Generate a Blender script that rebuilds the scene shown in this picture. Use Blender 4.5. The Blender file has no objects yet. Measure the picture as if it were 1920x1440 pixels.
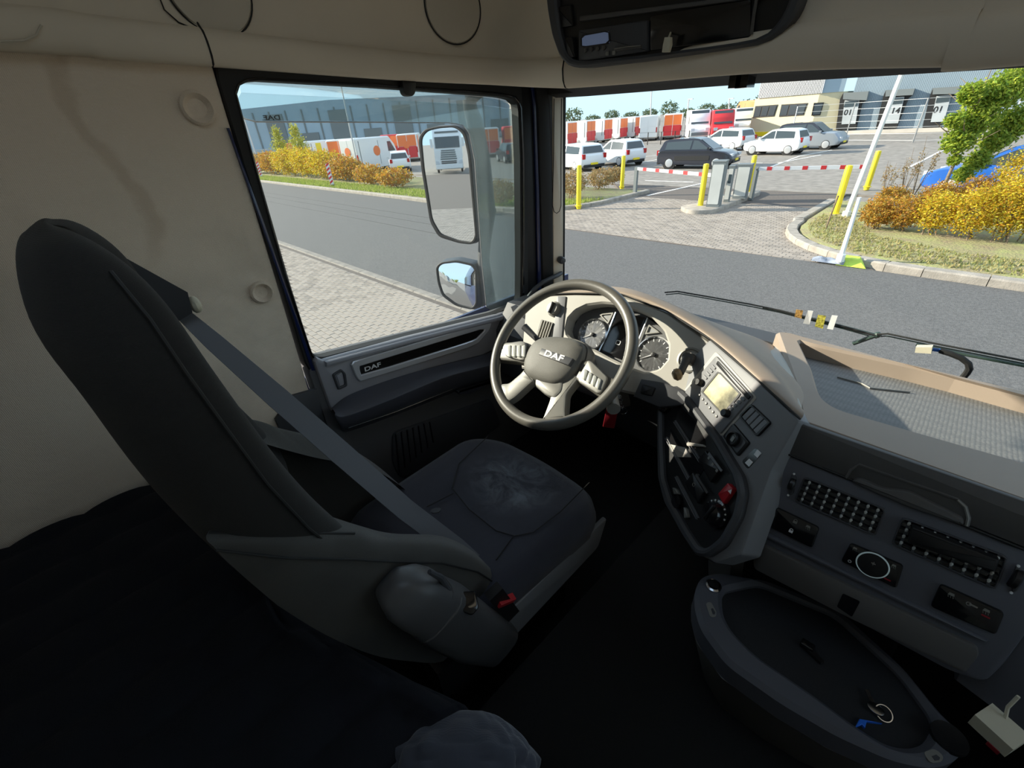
import bpy, bmesh, math, random
from mathutils import Vector, Matrix, Euler
random.seed(7)
sc = bpy.context.scene
COL = sc.collection
R = math.radians
# ------------------------------------------------------------------ camera
F_PX, ROLL, PITCH, YAW = 815.0, R(4.24), R(31.0), R(48.0)
CAM = Vector((0.2, 0.0, 2.85))
fwd = Vector((-math.sin(YAW)*math.cos(PITCH), math.cos(YAW)*math.cos(PITCH), -math.sin(PITCH)))
r0 = Vector((math.cos(YAW), math.sin(YAW), 0)); u0 = r0.cross(fwd)
CR = r0*math.cos(ROLL) - u0*math.sin(ROLL)
CU = r0*math.sin(ROLL) + u0*math.cos(ROLL)
cd = bpy.data.cameras.new('camera'); cam = bpy.data.objects.new('camera', cd); COL.objects.link(cam)
cd.sensor_width = 36; cd.sensor_fit = 'HORIZONTAL'; cd.lens = F_PX/1920*36; cd.clip_start = 0.02; cd.clip_end = 900
m = Matrix((CR, CU, -fwd)).transposed().to_4x4(); m.translation = CAM
cam.matrix_world = m
sc.camera = cam
# ------------------------------------------------------------------ sky, sun, exposure
SUN_DIR = Vector((0.84, 0.40, -0.355)).normalized()      # direction the light travels
w = bpy.data.worlds.new('sky'); sc.world = w; w.use_nodes = True
nt = w.node_tree; bg = nt.nodes['Background']
tcw = nt.nodes.new('ShaderNodeTexCoord'); sep = nt.nodes.new('ShaderNodeSeparateXYZ'); nt.links.new(tcw.outputs['Generated'], sep.inputs[0])
rpw = nt.nodes.new('ShaderNodeValToRGB'); nt.links.new(sep.outputs['Z'], rpw.inputs[0])
ew = rpw.color_ramp.elements; ew[0].position = 0.0; ew[0].color = (.50, .71, .82, 1); ew[1].position = 1.0; ew[1].color = (.52, .66, .85, 1)
e3 = ew.new(.10); e3.color = (.54, .74, .87, 1); e4 = ew.new(.35); e4.color = (.54, .70, .87, 1)
nt.links.new(rpw.outputs[0], bg.inputs[0]); bg.inputs[1].default_value = 1.0
sl = bpy.data.lights.new('sun', 'SUN'); so = bpy.data.objects.new('sun', sl); COL.objects.link(so)
sl.energy = 6.4; sl.angle = R(0.6); sl.color = (1.0, 0.91, 0.76)
so.rotation_euler = SUN_DIR.to_track_quat('-Z', 'Y').to_euler(); so.location = (-20, -12, 14)
sc.view_settings.view_transform = 'Standard'; sc.view_settings.look = 'None'
sc.view_settings.exposure = 0.66; sc.view_settings.gamma = 1.0; sc.view_settings.use_curve_mapping = False
# ------------------------------------------------------------------ pixel -> point on a known surface of the place
def ray(x, y): return (fwd*F_PX + CR*(x-960) - CU*(y-720)).normalized()
def onX(x, y, X): d = ray(x, y); return CAM + d*((X-CAM.x)/d.x)
def onY(x, y, Y): d = ray(x, y); return CAM + d*((Y-CAM.y)/d.y)
def onZ(x, y, Z=0.0): d = ray(x, y); return CAM + d*((Z-CAM.z)/d.z)
class Pl:
    def __init__(s, o, n, u=None):
        s.o = Vector(o); s.n = Vector(n).normalized()
        s.u = Vector(u).normalized() if u else Vector((0, 0, 1)).cross(s.n).normalized()
        s.w = s.n.cross(s.u)
    def at(s, x, y, h=0.0):
        d = ray(x, y); o = s.o + s.n*h; p = CAM + d*((o-CAM).dot(s.n)/d.dot(s.n)) - s.o
        return (p.dot(s.u), p.dot(s.w))
    def p(s, a, b, h=0.0): return s.o + s.u*a + s.w*b + s.n*h
    def poly(s, pts, h=0.0): return [s.at(x, y, h) for x, y in pts]
    def world(s, x, y, h=0.0): a, b = s.at(x, y, h); return s.p(a, b, h)
# ------------------------------------------------------------------ 2D shapes
def area2(p): return sum(p[i][0]*p[(i+1) % len(p)][1]-p[(i+1) % len(p)][0]*p[i][1] for i in range(len(p)))/2
def ccw(p): return list(p) if area2(p) > 0 else list(p)[::-1]
def rpoly(p, r, n=4):
    out = []; N = len(p)
    for i in range(N):
        a, b, c = Vector(p[i-1]), Vector(p[i]), Vector(p[(i+1) % N])
        d1 = a-b; d2 = c-b; l1, l2 = d1.length, d2.length
        rr = min(r, l1*.45, l2*.45)
        s, e = b+d1/l1*rr, b+d2/l2*rr
        for k in range(n+1):
            t = k/n; q = s*(1-t)**2 + b*2*t*(1-t) + e*t*t; out.append((q.x, q.y))
    return out
def rrect(a0, b0, a1, b1, r, n=4): return rpoly([(a0, b0), (a1, b0), (a1, b1), (a0, b1)], r, n)
def circ(a, b, r, n=24, ry=None): return [(a+r*math.cos(2*math.pi*i/n), b+(ry or r)*math.sin(2*math.pi*i/n)) for i in range(n)]
def inset(p, d):
    out = []; N = len(p)
    for i in range(N):
        a, b, c = Vector(p[i-1]), Vector(p[i]), Vector(p[(i+1) % N])
        e1 = (b-a); e2 = (c-b)
        if e1.length < 1e-9: e1 = e2
        if e2.length < 1e-9: e2 = e1
        e1.normalize(); e2.normalize()
        nrm = Vector((-e1.y-e2.y, e1.x+e2.x))
        if nrm.length < 1e-6: nrm = Vector((-e1.y, e1.x))
        nrm.normalize(); k = d/max(.5, nrm.dot(Vector((-e1.y, e1.x))))
        q = b+nrm*k; out.append((q.x, q.y))
    return out
def radial(p, c, n):
    out = []
    for i in range(n):
        t = 2*math.pi*i/n; d = Vector((math.cos(t), math.sin(t))); best = 0
        for k in range(len(p)):
            a = Vector(p[k])-c; b = Vector(p[(k+1) % len(p)])-c; e = b-a
            det = d.x*(-e.y)+e.x*d.y
            if abs(det) < 1e-12: continue
            s = (a.x*(-e.y)+e.x*a.y)/det; u = (d.x*a.y-d.y*a.x)/det
            if s > 0 and -1e-6 <= u <= 1+1e-6: best = max(best, s)
        q = c+d*best; out.append((q.x, q.y))
    return out
# ------------------------------------------------------------------ mesh building
class MB:
    def __init__(s): s.v = []; s.f = []
    def add(s, vs, fs):
        k = len(s.v); s.v += [Vector(v) for v in vs]; s.f += [[i+k for i in f] for f in fs]; return s
    def box(s, c, d, M=None):
        x, y, z = d[0]/2, d[1]/2, d[2]/2; c = Vector(c)
        vs = [Vector((i*x, j*y, k*z)) for k in (-1, 1) for j in (-1, 1) for i in (-1, 1)]
        if M: vs = [M @ v for v in vs]
        return s.add([v+c for v in vs], [(0, 2, 3, 1), (4, 5, 7, 6), (0, 1, 5, 4), (2, 6, 7, 3), (0, 4, 6, 2), (1, 3, 7, 5)])
    def bar(s, a, b, wd, th, up=(0, 0, 1)):
        a, b = Vector(a), Vector(b); d = (b-a).normalized(); sd = d.cross(Vector(up)).normalized(); u = sd.cross(d)
        vs = [p+sd*i*wd/2+u*j*th/2 for p in (a, b) for i, j in ((-1, -1), (1, -1), (1, 1), (-1, 1))]
        return s.add(vs, [(3, 2, 1, 0), (4, 5, 6, 7), (0, 1, 5, 4), (1, 2, 6, 5), (2, 3, 7, 6), (3, 0, 4, 7)])
    def loft(s, rings, caps=True, close=True):
        n = len(rings[0]); vs = [v for r in rings for v in r]; fs = []
        for i in range(len(rings)-1):
            for j in range(n if close else n-1):
                k = (j+1) % n; fs.append((i*n+j, i*n+k, (i+1)*n+k, (i+1)*n+j))
        if caps: fs += [tuple(range(n))[::-1], tuple((len(rings)-1)*n+j for j in range(n))]
        return s.add(vs, fs)
    def slab(s, pl, poly, h0, h1, c=0.0):
        p = ccw(poly); rings = [[pl.p(a, b, h0) for a, b in p]]
        if c > 0:
            rings += [[pl.p(a, b, h1-c) for a, b in p], [pl.p(a, b, h1-c*.3) for a, b in inset(p, c*.35)], [pl.p(a, b, h1) for a, b in inset(p, c)]]
        else: rings += [[pl.p(a, b, h1) for a, b in p]]
        return s.loft(rings)
    def ring(s, pl, outer, inner, h0, h1, hi=None, n=64, c=0.0):
        cc = Vector((sum(q[0] for q in inner)/len(inner), sum(q[1] for q in inner)/len(inner)))
        o, i = radial(ccw(outer), cc, n), radial(ccw(inner), cc, n); hi = h0 if hi is None else hi
        o2, i2 = inset(o, c), inset(i, -c)
        P = lambda q, h: [pl.p(a, b, h) for a, b in q]
        rg = [P(o, h0)] + ([P(o, h1-c)] if c else []) + [P(o2, h1), P(i2, h1)] + ([P(i, h1-c)] if c else []) + [P(i, hi)]
        return s.loft(rg, caps=False)
    def tube(s, path, r, n=10, cap=True):
        P = [Vector(p) for p in path]; rs = r if isinstance(r, (list, tuple)) else [r]*len(P); rings = []
        t = (P[1]-P[0]).normalized(); a = t.orthogonal().normalized()
        for i, p in enumerate(P):
            t = (P[min(i+1, len(P)-1)]-P[max(i-1, 0)]).normalized(); a = (a-t*a.dot(t)).normalized(); b = t.cross(a)
            rings.append([p+(a*math.cos(2*math.pi*k/n)+b*math.sin(2*math.pi*k/n))*rs[i] for k in range(n)])
        return s.loft(rings, caps=cap)
    def lathe(s, pl, a, b, prof, n=24, cap=True):
        rings = [[pl.p(a+r*math.cos(2*math.pi*k/n), b+r*math.sin(2*math.pi*k/n), h) for k in range(n)] for r, h in prof]
        return s.loft(rings, caps=cap)
    def torus(s, pl, a, b, R_, r, n=64, m=14, sy=1.0):
        rings = []
        for i in range(n):
            t = 2*math.pi*i/n; rings.append([pl.p(a+(R_+r*math.cos(q))*math.cos(t), b+(R_+r*math.cos(q))*math.sin(t)*sy, r*math.sin(q)) for q in [2*math.pi*k/m for k in range(m)]])
        k = len(s.v); s.loft(rings+[rings[0]], caps=False); return s
    def patch(s, rows, su=6, sv=6):
        def cr(p, k):
            out = []
            for i in range(len(p)-1):
                a, b, c, d = p[max(i-1, 0)], p[i], p[i+1], p[min(i+2, len(p)-1)]
                for j in range(k):
                    t = j/k; out.append((b*2+(c-a)*t+(a*2-b*5+c*4-d)*t*t+(b*3-a-c*3+d)*t**3)*.5)
            return out+[p[-1]]
        rows = [cr([Vector(q) for q in r], su) for r in rows]
        cols = [cr([r[j] for r in rows], sv) for j in range(len(rows[0]))]
        g = [[cols[j][i] for j in range(len(cols))] for i in range(len(cols[0]))]
        return s.loft(g, caps=False, close=False)
    def sphere(s, c, rx, ry, rz, n=14, m=9, M=None):
        c = Vector(c); rings = []
        for i in range(m+1):
            t = math.pi*i/m; rr = max(math.sin(t), 1e-3)
            r = [Vector((rx*rr*math.cos(2*math.pi*k/n), ry*rr*math.sin(2*math.pi*k/n), rz*math.cos(t))) for k in range(n)]
            rings.append([(M @ v if M else v)+c for v in r])
        return s.loft(rings)
    def mesh(s, name, mat, off=None, smooth=35, recalc=True):
        me = bpy.data.meshes.new(name)
        o = off or Vector((0, 0, 0))
        me.from_pydata([v-o for v in s.v], [], s.f)
        if recalc:
            bm = bmesh.new(); bm.from_mesh(me); bmesh.ops.recalc_face_normals(bm, faces=bm.faces); bm.to_mesh(me); bm.free()
        if smooth:
            me.polygons.foreach_set('use_smooth', [True]*len(me.polygons)); me.set_sharp_from_angle(angle=R(smooth))
        me.materials.append(mat); me.update(); return me
    def build(s, name, mat, parent=None, smooth=35, recalc=True, loc=None, local=False):
        # vertices are given in world space; parent Empties have a location only (unless local=True)
        off = Vector(loc) if loc else Vector((0, 0, 0))
        base = Vector((0, 0, 0))
        if parent is not None and not local:
            q = parent
            while q is not None: base += q.location; q = q.parent
            off = base
        if local: off = Vector((0, 0, 0))
        if loc is None and parent is None and not local and s.v:
            xs = [v.x for v in s.v]; ys = [v.y for v in s.v]; zs = [v.z for v in s.v]
            off = Vector(((min(xs)+max(xs))/2, (min(ys)+max(ys))/2, min(zs)))
        o = bpy.data.objects.new(name, s.mesh(name, mat, off, smooth, recalc)); COL.objects.link(o)
        if parent is not None: o.parent = parent
        else: o.location = off
        return o
def thing(name, label, cat, loc=(0, 0, 0), rz=0.0, group=None):
    o = bpy.data.objects.new(name, None); COL.objects.link(o); o.location = loc; o.rotation_euler = (0, 0, rz)
    o.empty_display_size = .1
    return tag(o, label, cat, group)
def tag(o, label, cat=None, group=None, kind=None):
    o['label'] = label
    if cat: o['category'] = cat
    if group: o['group'] = group
    if kind: o['kind'] = kind
    return o
def copy_tree(o, parent=None):
    c = o.copy(); COL.objects.link(c)
    if parent is not None: c.parent = parent
    for ch in list(o.children): copy_tree(ch, c)
    return c
def text(name, s, pl, a, b, size, mat, parent, ang=0.0, ext=.0006, sx=1.0, bold=0.0, h=0.0, mirror=False):
    cu = bpy.data.curves.new('t', 'FONT'); cu.body = s; cu.size = 1.0; cu.align_x = 'CENTER'; cu.align_y = 'CENTER'; cu.offset = bold; cu.resolution_u = 3
    o = bpy.data.objects.new('t', cu); COL.objects.link(o)
    me0 = bpy.data.meshes.new_from_object(o.evaluated_get(bpy.context.evaluated_depsgraph_get()))
    mb = MB(); ca, sa = math.cos(ang), math.sin(ang); vs = []
    for v in me0.vertices:
        x, y = v.co.x*size*sx*(-1 if mirror else 1), v.co.y*size
        vs.append((a+x*ca-y*sa, b+x*sa+y*ca))
    n = len(vs)
    mb.v = [pl.p(x, y, h+ext) for x, y in vs]
    mb.f = [list(p.vertices) for p in me0.polygons]
    bpy.data.objects.remove(o); bpy.data.curves.remove(cu); bpy.data.meshes.remove(me0)
    return mb.build(name, mat, parent, smooth=0)
# ------------------------------------------------------------------ materials
def mat(name, col, rough=.6, metal=0.0, spec=.5, bump=None, var=None, coat=0.0, sheen=0.0, emit=None, col2=None):
    m = bpy.data.materials.new(name); m.use_nodes = True; nt = m.node_tree; b = nt.nodes['Principled BSDF']
    c = (*col, 1); b.inputs['Base Color'].default_value = c; b.inputs['Roughness'].default_value = rough
    b.inputs['Metallic'].default_value = metal; b.inputs['Specular IOR Level'].default_value = spec
    b.inputs['Coat Weight'].default_value = coat; b.inputs['Sheen Weight'].default_value = sheen
    if emit: b.inputs['Emission Color'].default_value = (*emit[0], 1); b.inputs['Emission Strength'].default_value = emit[1]
    tc = nt.nodes.new('ShaderNodeTexCoord')
    if var:
        n = nt.nodes.new('ShaderNodeTexNoise'); n.inputs['Scale'].default_value = var[0]; n.inputs['Detail'].default_value = 6
        nt.links.new(tc.outputs['Object'], n.inputs['Vector'])
        rp = nt.nodes.new('ShaderNodeValToRGB'); rp.color_ramp.elements[0].position = .32; rp.color_ramp.elements[1].position = .68
        k = var[1]; rp.color_ramp.elements[0].color = (*(x*(1-k) for x in col), 1)
        rp.color_ramp.elements[1].color = (*(col2 or tuple(min(1, x*(1+k)) for x in col)), 1)
        nt.links.new(n.outputs['Fac'], rp.inputs[0]); nt.links.new(rp.outputs[0], b.inputs['Base Color'])
    if bump:
        n = nt.nodes.new('ShaderNodeTexNoise'); n.inputs['Scale'].default_value = bump[0]; n.inputs['Detail'].default_value = 3
        nt.links.new(tc.outputs['Object'], n.inputs['Vector'])
        bp = nt.nodes.new('ShaderNodeBump'); bp.inputs['Strength'].default_value = bump[1]; bp.inputs['Distance'].default_value = bump[2] if len(bump) > 2 else .001
        nt.links.new(n.outputs['Fac'], bp.inputs['Height']); nt.links.new(bp.outputs[0], b.inputs['Normal'])
    return m
def glass(name, tint=(1, 1, 1), refl=.06, haze=0.0, hcol=(.8, .85, .9)):
    m = bpy.data.materials.new(name); m.use_nodes = True; nt = m.node_tree; nt.nodes.remove(nt.nodes['Principled BSDF'])
    out = nt.nodes['Material Output']
    tr = nt.nodes.new('ShaderNodeBsdfTransparent'); tr.inputs[0].default_value = (*tint, 1)
    gl = nt.nodes.new('ShaderNodeBsdfGlossy'); gl.inputs['Roughness'].default_value = .02
    mx = nt.nodes.new('ShaderNodeMixShader'); fr = nt.nodes.new('ShaderNodeLayerWeight'); fr.inputs[0].default_value = refl*4
    ma = nt.nodes.new('ShaderNodeMath'); ma.operation = 'MULTIPLY'; ma.inputs[1].default_value = .55
    nt.links.new(fr.outputs['Fresnel'], ma.inputs[0]); nt.links.new(ma.outputs[0], mx.inputs[0])
    nt.links.new(tr.outputs[0], mx.inputs[1]); nt.links.new(gl.outputs[0], mx.inputs[2])
    last = mx
    if haze:
        di = nt.nodes.new('ShaderNodeBsdfDiffuse'); di.inputs[0].default_value = (*hcol, 1)
        tc = nt.nodes.new('ShaderNodeTexCoord'); no = nt.nodes.new('ShaderNodeTexNoise'); no.inputs['Scale'].default_value = 5; no.inputs['Detail'].default_value = 8
        nt.links.new(tc.outputs['Object'], no.inputs['Vector'])
        mm = nt.nodes.new('ShaderNodeMath'); mm.operation = 'MULTIPLY'; mm.inputs[1].default_value = haze*2
        nt.links.new(no.outputs['Fac'], mm.inputs[0])
        m2 = nt.nodes.new('ShaderNodeMixShader'); nt.links.new(mm.outputs[0], m2.inputs[0]); nt.links.new(mx.outputs[0], m2.inputs[1]); nt.links.new(di.outputs[0], m2.inputs[2]); last = m2
    nt.links.new(last.outputs[0], out.inputs[0]); return m
def fabric(name, col, scale=260, strength=.5, stain=None, dist=.0008, sheen=.0, axis=(1, 0, 0)):
    m = mat(name, col, .92, spec=.15, sheen=sheen); nt = m.node_tree; b = nt.nodes['Principled BSDF']
    tc = nt.nodes.new('ShaderNodeTexCoord')
    hs = []
    for d in ('Z', 'Y'):
        wv = nt.nodes.new('ShaderNodeTexWave'); wv.bands_direction = d; wv.inputs['Scale'].default_value = scale*(1.0 if d == 'Z' else 1.7)/6.28*1.0
        wv.inputs['Distortion'].default_value = 2.5; wv.inputs['Detail'].default_value = 2; wv.inputs['Detail Scale'].default_value = 3
        nt.links.new(tc.outputs['Object'], wv.inputs['Vector']); hs.append(wv)
    ad = nt.nodes.new('ShaderNodeMath'); ad.operation = 'ADD'; nt.links.new(hs[0].outputs['Fac'], ad.inputs[0]); nt.links.new(hs[1].outputs['Fac'], ad.inputs[1])
    bp = nt.nodes.new('ShaderNodeBump'); bp.inputs['Strength'].default_value = strength; bp.inputs['Distance'].default_value = dist
    nt.links.new(ad.outputs[0], bp.inputs['Height']); nt.links.new(bp.outputs[0], b.inputs['Normal'])
    n = nt.nodes.new('ShaderNodeTexNoise'); n.inputs['Scale'].default_value = (stain or (3, .1))[0]; n.inputs['Detail'].default_value = 5; n.inputs['Distortion'].default_value = .8
    nt.links.new(tc.outputs['Object'], n.inputs['Vector'])
    rp = nt.nodes.new('ShaderNodeValToRGB'); k = (stain or (3, .1))[1]
    rp.color_ramp.elements[0].position = .36; rp.color_ramp.elements[1].position = .5
    rp.color_ramp.elements[0].color = (*(x*(1-k) for x in col), 1); rp.color_ramp.elements[1].color = (*col, 1)
    nt.links.new(n.outputs['Fac'], rp.inputs[0]); nt.links.new(rp.outputs[0], b.inputs['Base Color'])
    return m
def leafmat(name, cols, rough=.6):
    m = mat(name, cols[0], rough, spec=.3); nt = m.node_tree; b = nt.nodes['Principled BSDF']
    g = nt.nodes.new('ShaderNodeNewGeometry'); rp = nt.nodes.new('ShaderNodeValToRGB')
    e = rp.color_ramp.elements; e[0].color = (*cols[0], 1); e[1].color = (*cols[-1], 1)
    for i, c in enumerate(cols[1:-1]): x = e.new((i+1)/(len(cols)-1)); x.color = (*c, 1)
    nt.links.new(g.outputs['Random Per Island'], rp.inputs[0]); nt.links.new(rp.outputs[0], b.inputs['Base Color'])
    tr = nt.nodes.new('ShaderNodeBsdfTranslucent'); nt.links.new(rp.outputs[0], tr.inputs[0])
    mx = nt.nodes.new('ShaderNodeMixShader'); mx.inputs[0].default_value = .4
    nt.links.new(b.outputs[0], mx.inputs[1]); nt.links.new(tr.outputs[0], mx.inputs[2]); nt.links.new(mx.outputs[0], nt.nodes['Material Output'].inputs[0])
    return m
M = {}
M['wall'] = fabric('wall_fabric', (.82, .70, .57), 420, .45, (2.2, .16), .0011)
def add_streak(m):      # old water streak on the wall fabric
    nt = m.node_tree; b = nt.nodes['Principled BSDF']; tc = nt.nodes.new('ShaderNodeTexCoord'); sp = nt.nodes.new('ShaderNodeSeparateXYZ'); nt.links.new(tc.outputs['Object'], sp.inputs[0])
    def mth(op, a, b_):
        n = nt.nodes.new('ShaderNodeMath'); n.operation = op
        for i, v in enumerate((a, b_)):
            if v is None: continue
            if isinstance(v, (int, float)): n.inputs[i].default_value = v
            else: nt.links.new(v, n.inputs[i])
        return n.outputs[0]
    s = mth('SUBTRACT', sp.outputs['Z'], 1.35)
    p = mth('ADD', mth('MULTIPLY', mth('ADD', mth('MULTIPLY', mth('ADD', mth('MULTIPLY', s, 10.2), -2.5), s), -.144), s), .1318)
    no = nt.nodes.new('ShaderNodeTexNoise'); no.inputs['Scale'].default_value = 16; no.inputs['Detail'].default_value = 5; nt.links.new(tc.outputs['Object'], no.inputs['Vector'])
    d = mth('ABSOLUTE', mth('SUBTRACT', mth('ADD', sp.outputs['Y'], mth('MULTIPLY', mth('SUBTRACT', no.outputs['Fac'], .5), .06)), p), None)
    mr = nt.nodes.new('ShaderNodeMapRange'); mr.interpolation_type = 'SMOOTHSTEP'; nt.links.new(d, mr.inputs[0]); mr.inputs[1].default_value = .024; mr.inputs[2].default_value = .004; mr.inputs[3].default_value = 0; mr.inputs[4].default_value = .5
    m2 = nt.nodes.new('ShaderNodeMapRange'); nt.links.new(s, m2.inputs[0]); m2.inputs[1].default_value = -.16; m2.inputs[2].default_value = -.06
    fac = mth('MULTIPLY', mr.outputs[0], m2.outputs[0])
    mx = nt.nodes.new('ShaderNodeMixRGB'); mx.blend_type = 'MULTIPLY'; mx.inputs[2].default_value = (.72, .66, .60, 1); old = b.inputs['Base Color'].links[0].from_socket
    nt.links.new(fac, mx.inputs[0]); nt.links.new(old, mx.inputs[1]); nt.links.new(mx.outputs[0], b.inputs['Base Color'])
add_streak(M['wall'])
M['lining'] = mat('pale_bounce_lining', (.84, .78, .70), .85, bump=(500, .3, .0006), var=(3, .04))  # unseen walls and roof lightened to bounce daylight round the cab
M['beige'] = mat('beige_plastic', (.78, .69, .56), .65, bump=(900, .25, .0004), var=(3, .05))
M['beige2'] = mat('beige_panel', (.62, .56, .46), .75, bump=(700, .3, .0004), var=(3, .06))
M['taupe'] = mat('taupe_pad', (.36, .285, .225), .62, bump=(900, .35, .0005), var=(4, .05))
M['silver'] = mat('light_grey_plastic', (.43, .41, .37), .55, bump=(900, .2, .0003), var=(4, .05))
M['console'] = mat('console_grey', (.185, .187, .197), .5, bump=(900, .2, .0003), var=(4, .05))
M['dark'] = mat('dark_plastic', (.055, .057, .064), .5, bump=(900, .25, .0003))
M['face'] = mat('dash_face', (.090, .094, .112), .55, bump=(900, .25, .0003), var=(4, .06))
M['lid'] = mat('dash_lid', (.088, .084, .082), .55, bump=(900, .25, .0003), var=(4, .06))
M['black'] = mat('black_plastic', (.010, .010, .011), .4)
M['gloss'] = mat('gloss_black', (.008, .008, .009), .12, spec=.7)
M['rubber'] = mat('black_rubber', (.012, .012, .012), .65)
M['blue'] = mat('blue_paint', (.010, .020, .085), .25, coat=.6)
M['door'] = mat('door_grey', (.33, .33, .36), .42, bump=(900, .2, .0003))
M['doorlow'] = mat('door_lower', (.12, .12, .125), .6, bump=(700, .3, .0004))
M['armrest'] = mat('door_armrest', (.065, .068, .085), .38, bump=(900, .3, .0003))
M['bezel'] = mat('sky_toned_bezel', (.72, .73, .76), .3, metal=.45)  # pale, less metallic base paints in the sky reflected by the chrome
M['chrome'] = mat('brushed_chrome', (.62, .63, .66), .22, metal=1.0)
M['silverp'] = mat('silver_paint', (.25, .243, .222), .45, metal=.2)
M['inlay'] = mat('piano_inlay', (.014, .012, .011), .1, spec=.7)
M['white'] = mat('white_print', (.75, .75, .75), .6)
M['seat'] = fabric('seat_fabric', (.050, .052, .066), 1400, .4, (5, .15), .0006, sheen=.2)
M['seatgrey'] = fabric('seat_side_fabric', (.075, .073, .068), 1400, .4, (5, .12), .0006, sheen=.15)
M['seatback'] = fabric('seat_back_fabric', (.030, .029, .028), 1400, .4, (5, .12), .0006, sheen=.1)
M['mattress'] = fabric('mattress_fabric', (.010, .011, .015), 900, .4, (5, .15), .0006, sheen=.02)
M['belt'] = mat('belt_webbing', (.12, .125, .14), .55, bump=(1200, .5, .0004), sheen=.2)
M['leather'] = mat('wheel_leather', (.125, .118, .103), .38, bump=(1400, .3, .0003))
M['hub'] = mat('wheel_hub', (.15, .145, .13), .6, bump=(1500, .6, .0004), var=(900, .2))
M['red'] = mat('red_plastic', (.42, .012, .02), .4)
M['redtag'] = mat('red_tag', (.28, .01, .02), .5)
M['cream'] = mat('cream_plastic', (.62, .58, .45), .5)
M['tan'] = mat('tan_knob', (.33, .22, .11), .35)
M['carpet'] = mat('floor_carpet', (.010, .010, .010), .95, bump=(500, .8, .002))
M['tunnel'] = mat('tunnel_plastic', (.10, .096, .09), .7, bump=(600, .4, .0006))
M['mirror'] = mat('mirror_glass', (.86, .9, .93), .012, metal=1.0)
M['mirrorh'] = mat('mirror_housing', (.05, .055, .06), .45, bump=(700, .3, .0004))
M['pane'] = glass('window_glass', (.96, .98, .97), .05, .035, (.75, .77, .8))
M['screen'] = glass('windscreen_glass', (.97, .99, .985), .04, .015, (.8, .8, .8))
M['deflector'] = glass('deflector_acrylic', (.80, .87, .89), .12, .07, (.55, .65, .68))
M['lcd'] = mat('lcd', (.16, .20, .28), .3, emit=((.25, .33, .55), .10))
M['radioscreen'] = mat('radio_screen', (.42, .39, .25), .22, var=(22, .75), spec=.6)
M['dial'] = mat('gauge_face', (.26, .265, .27), .45, var=(15, .3))  # grey lightened to paint in sun glare on the gauge glass
M['clusterbase'] = mat('cluster_base', (.11, .11, .112), .5)
M['mattress2'] = fabric('cushion_quilt', (.05, .056, .075), 900, .4, (5, .15), .0006, sheen=.3)
M['dark2'] = mat('armrest_plastic', (.075, .075, .078), .42, bump=(900, .3, .0003))
def wornseat():
    m = fabric('seat_cushion_fabric', (.046, .048, .064), 1400, .4, (5, .15), .0006, sheen=.2); nt = m.node_tree; b = nt.nodes['Principled BSDF']
    tc = nt.nodes.new('ShaderNodeTexCoord'); ds = nt.nodes.new('ShaderNodeVectorMath'); ds.operation = 'DISTANCE'; ds.inputs[1].default_value = (.03, .20, .48)
    nt.links.new(tc.outputs['Object'], ds.inputs[0])
    n = nt.nodes.new('ShaderNodeTexNoise'); n.inputs['Scale'].default_value = 14; n.inputs['Detail'].default_value = 9; n.inputs['Roughness'].default_value = .7; n.inputs['Distortion'].default_value = 1.2; nt.links.new(tc.outputs['Object'], n.inputs['Vector'])
    r1 = nt.nodes.new('ShaderNodeMapRange'); r1.inputs[1].default_value = .16; r1.inputs[2].default_value = .08; nt.links.new(ds.outputs['Value'], r1.inputs[0])
    r2 = nt.nodes.new('ShaderNodeMapRange'); r2.inputs[1].default_value = .40; r2.inputs[2].default_value = .70; nt.links.new(n.outputs['Fac'], r2.inputs[0])
    mu = nt.nodes.new('ShaderNodeMath'); mu.operation = 'MULTIPLY'; nt.links.new(r1.outputs[0], mu.inputs[0]); nt.links.new(r2.outputs[0], mu.inputs[1])
    mx = nt.nodes.new('ShaderNodeMixRGB'); mx.inputs[2].default_value = (.16, .18, .21, 1); old = b.inputs['Base Color'].links[0].from_socket
    nt.links.new(mu.outputs[0], mx.inputs[0]); nt.links.new(old, mx.inputs[1]); nt.links.new(mx.outputs[0], b.inputs['Base Color']); return m
M['seatw'] = wornseat()
M['mat'] = None
# ================================================================== CAB SHELL
def struct(o, label): return tag(o, label, kind='structure')
LX = -1.12
WL = Pl((LX, 0, 0), (1, 0, 0))                       # left wall plane: a = Y, b = Z
# --- left wall behind the door
wall_left = struct(MB().slab(WL, rpoly([(-1.0, 1.40), (.318, 1.40), (.322, 2.15), (.362, 3.01), (-1.0, 3.06)], .01), -.06, 0, .006).build('wall_left', M['wall'], loc=(LX, 0, 1.4)), 'beige woven fabric cab wall with faint stains behind the driver seat')
for (x, y, r) in ((370, 203, .030), (490, 548, .026)):
    a, b = WL.at(x, y)
    MB().lathe(WL, a, b, [(r*1.2, -.002), (r*1.12, .008), (r*.95, .012), (r*.78, .006), (r*.6, -.0005), (r*.35, -.001), (.0005, .003)], 28).build('fixing_button', M['wall'], wall_left)
MB().slab(WL, [(.20, 1.5), (.335, 1.5), WL.at(604, 778), WL.at(592, 727), WL.at(545, 740), (.20, 2.12)], .0, .012, .004).build('sill_trim', M['dark'], wall_left)
MB().box((-1.19, 0.35, 3.35), (.06, 2.7, .7)).build('upper_panel', M['lining'], wall_left)
MB().box((-1.225, 0.35, 3.37), (.012, 2.75, .74)).box((-1.225, -.36, 2.58), (.012, 1.34, .86)).box((-1.225, .35, 1.55), (.012, 2.75, 1.22)).build('outer_skin', M['blue'], wall_left, 0)
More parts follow.
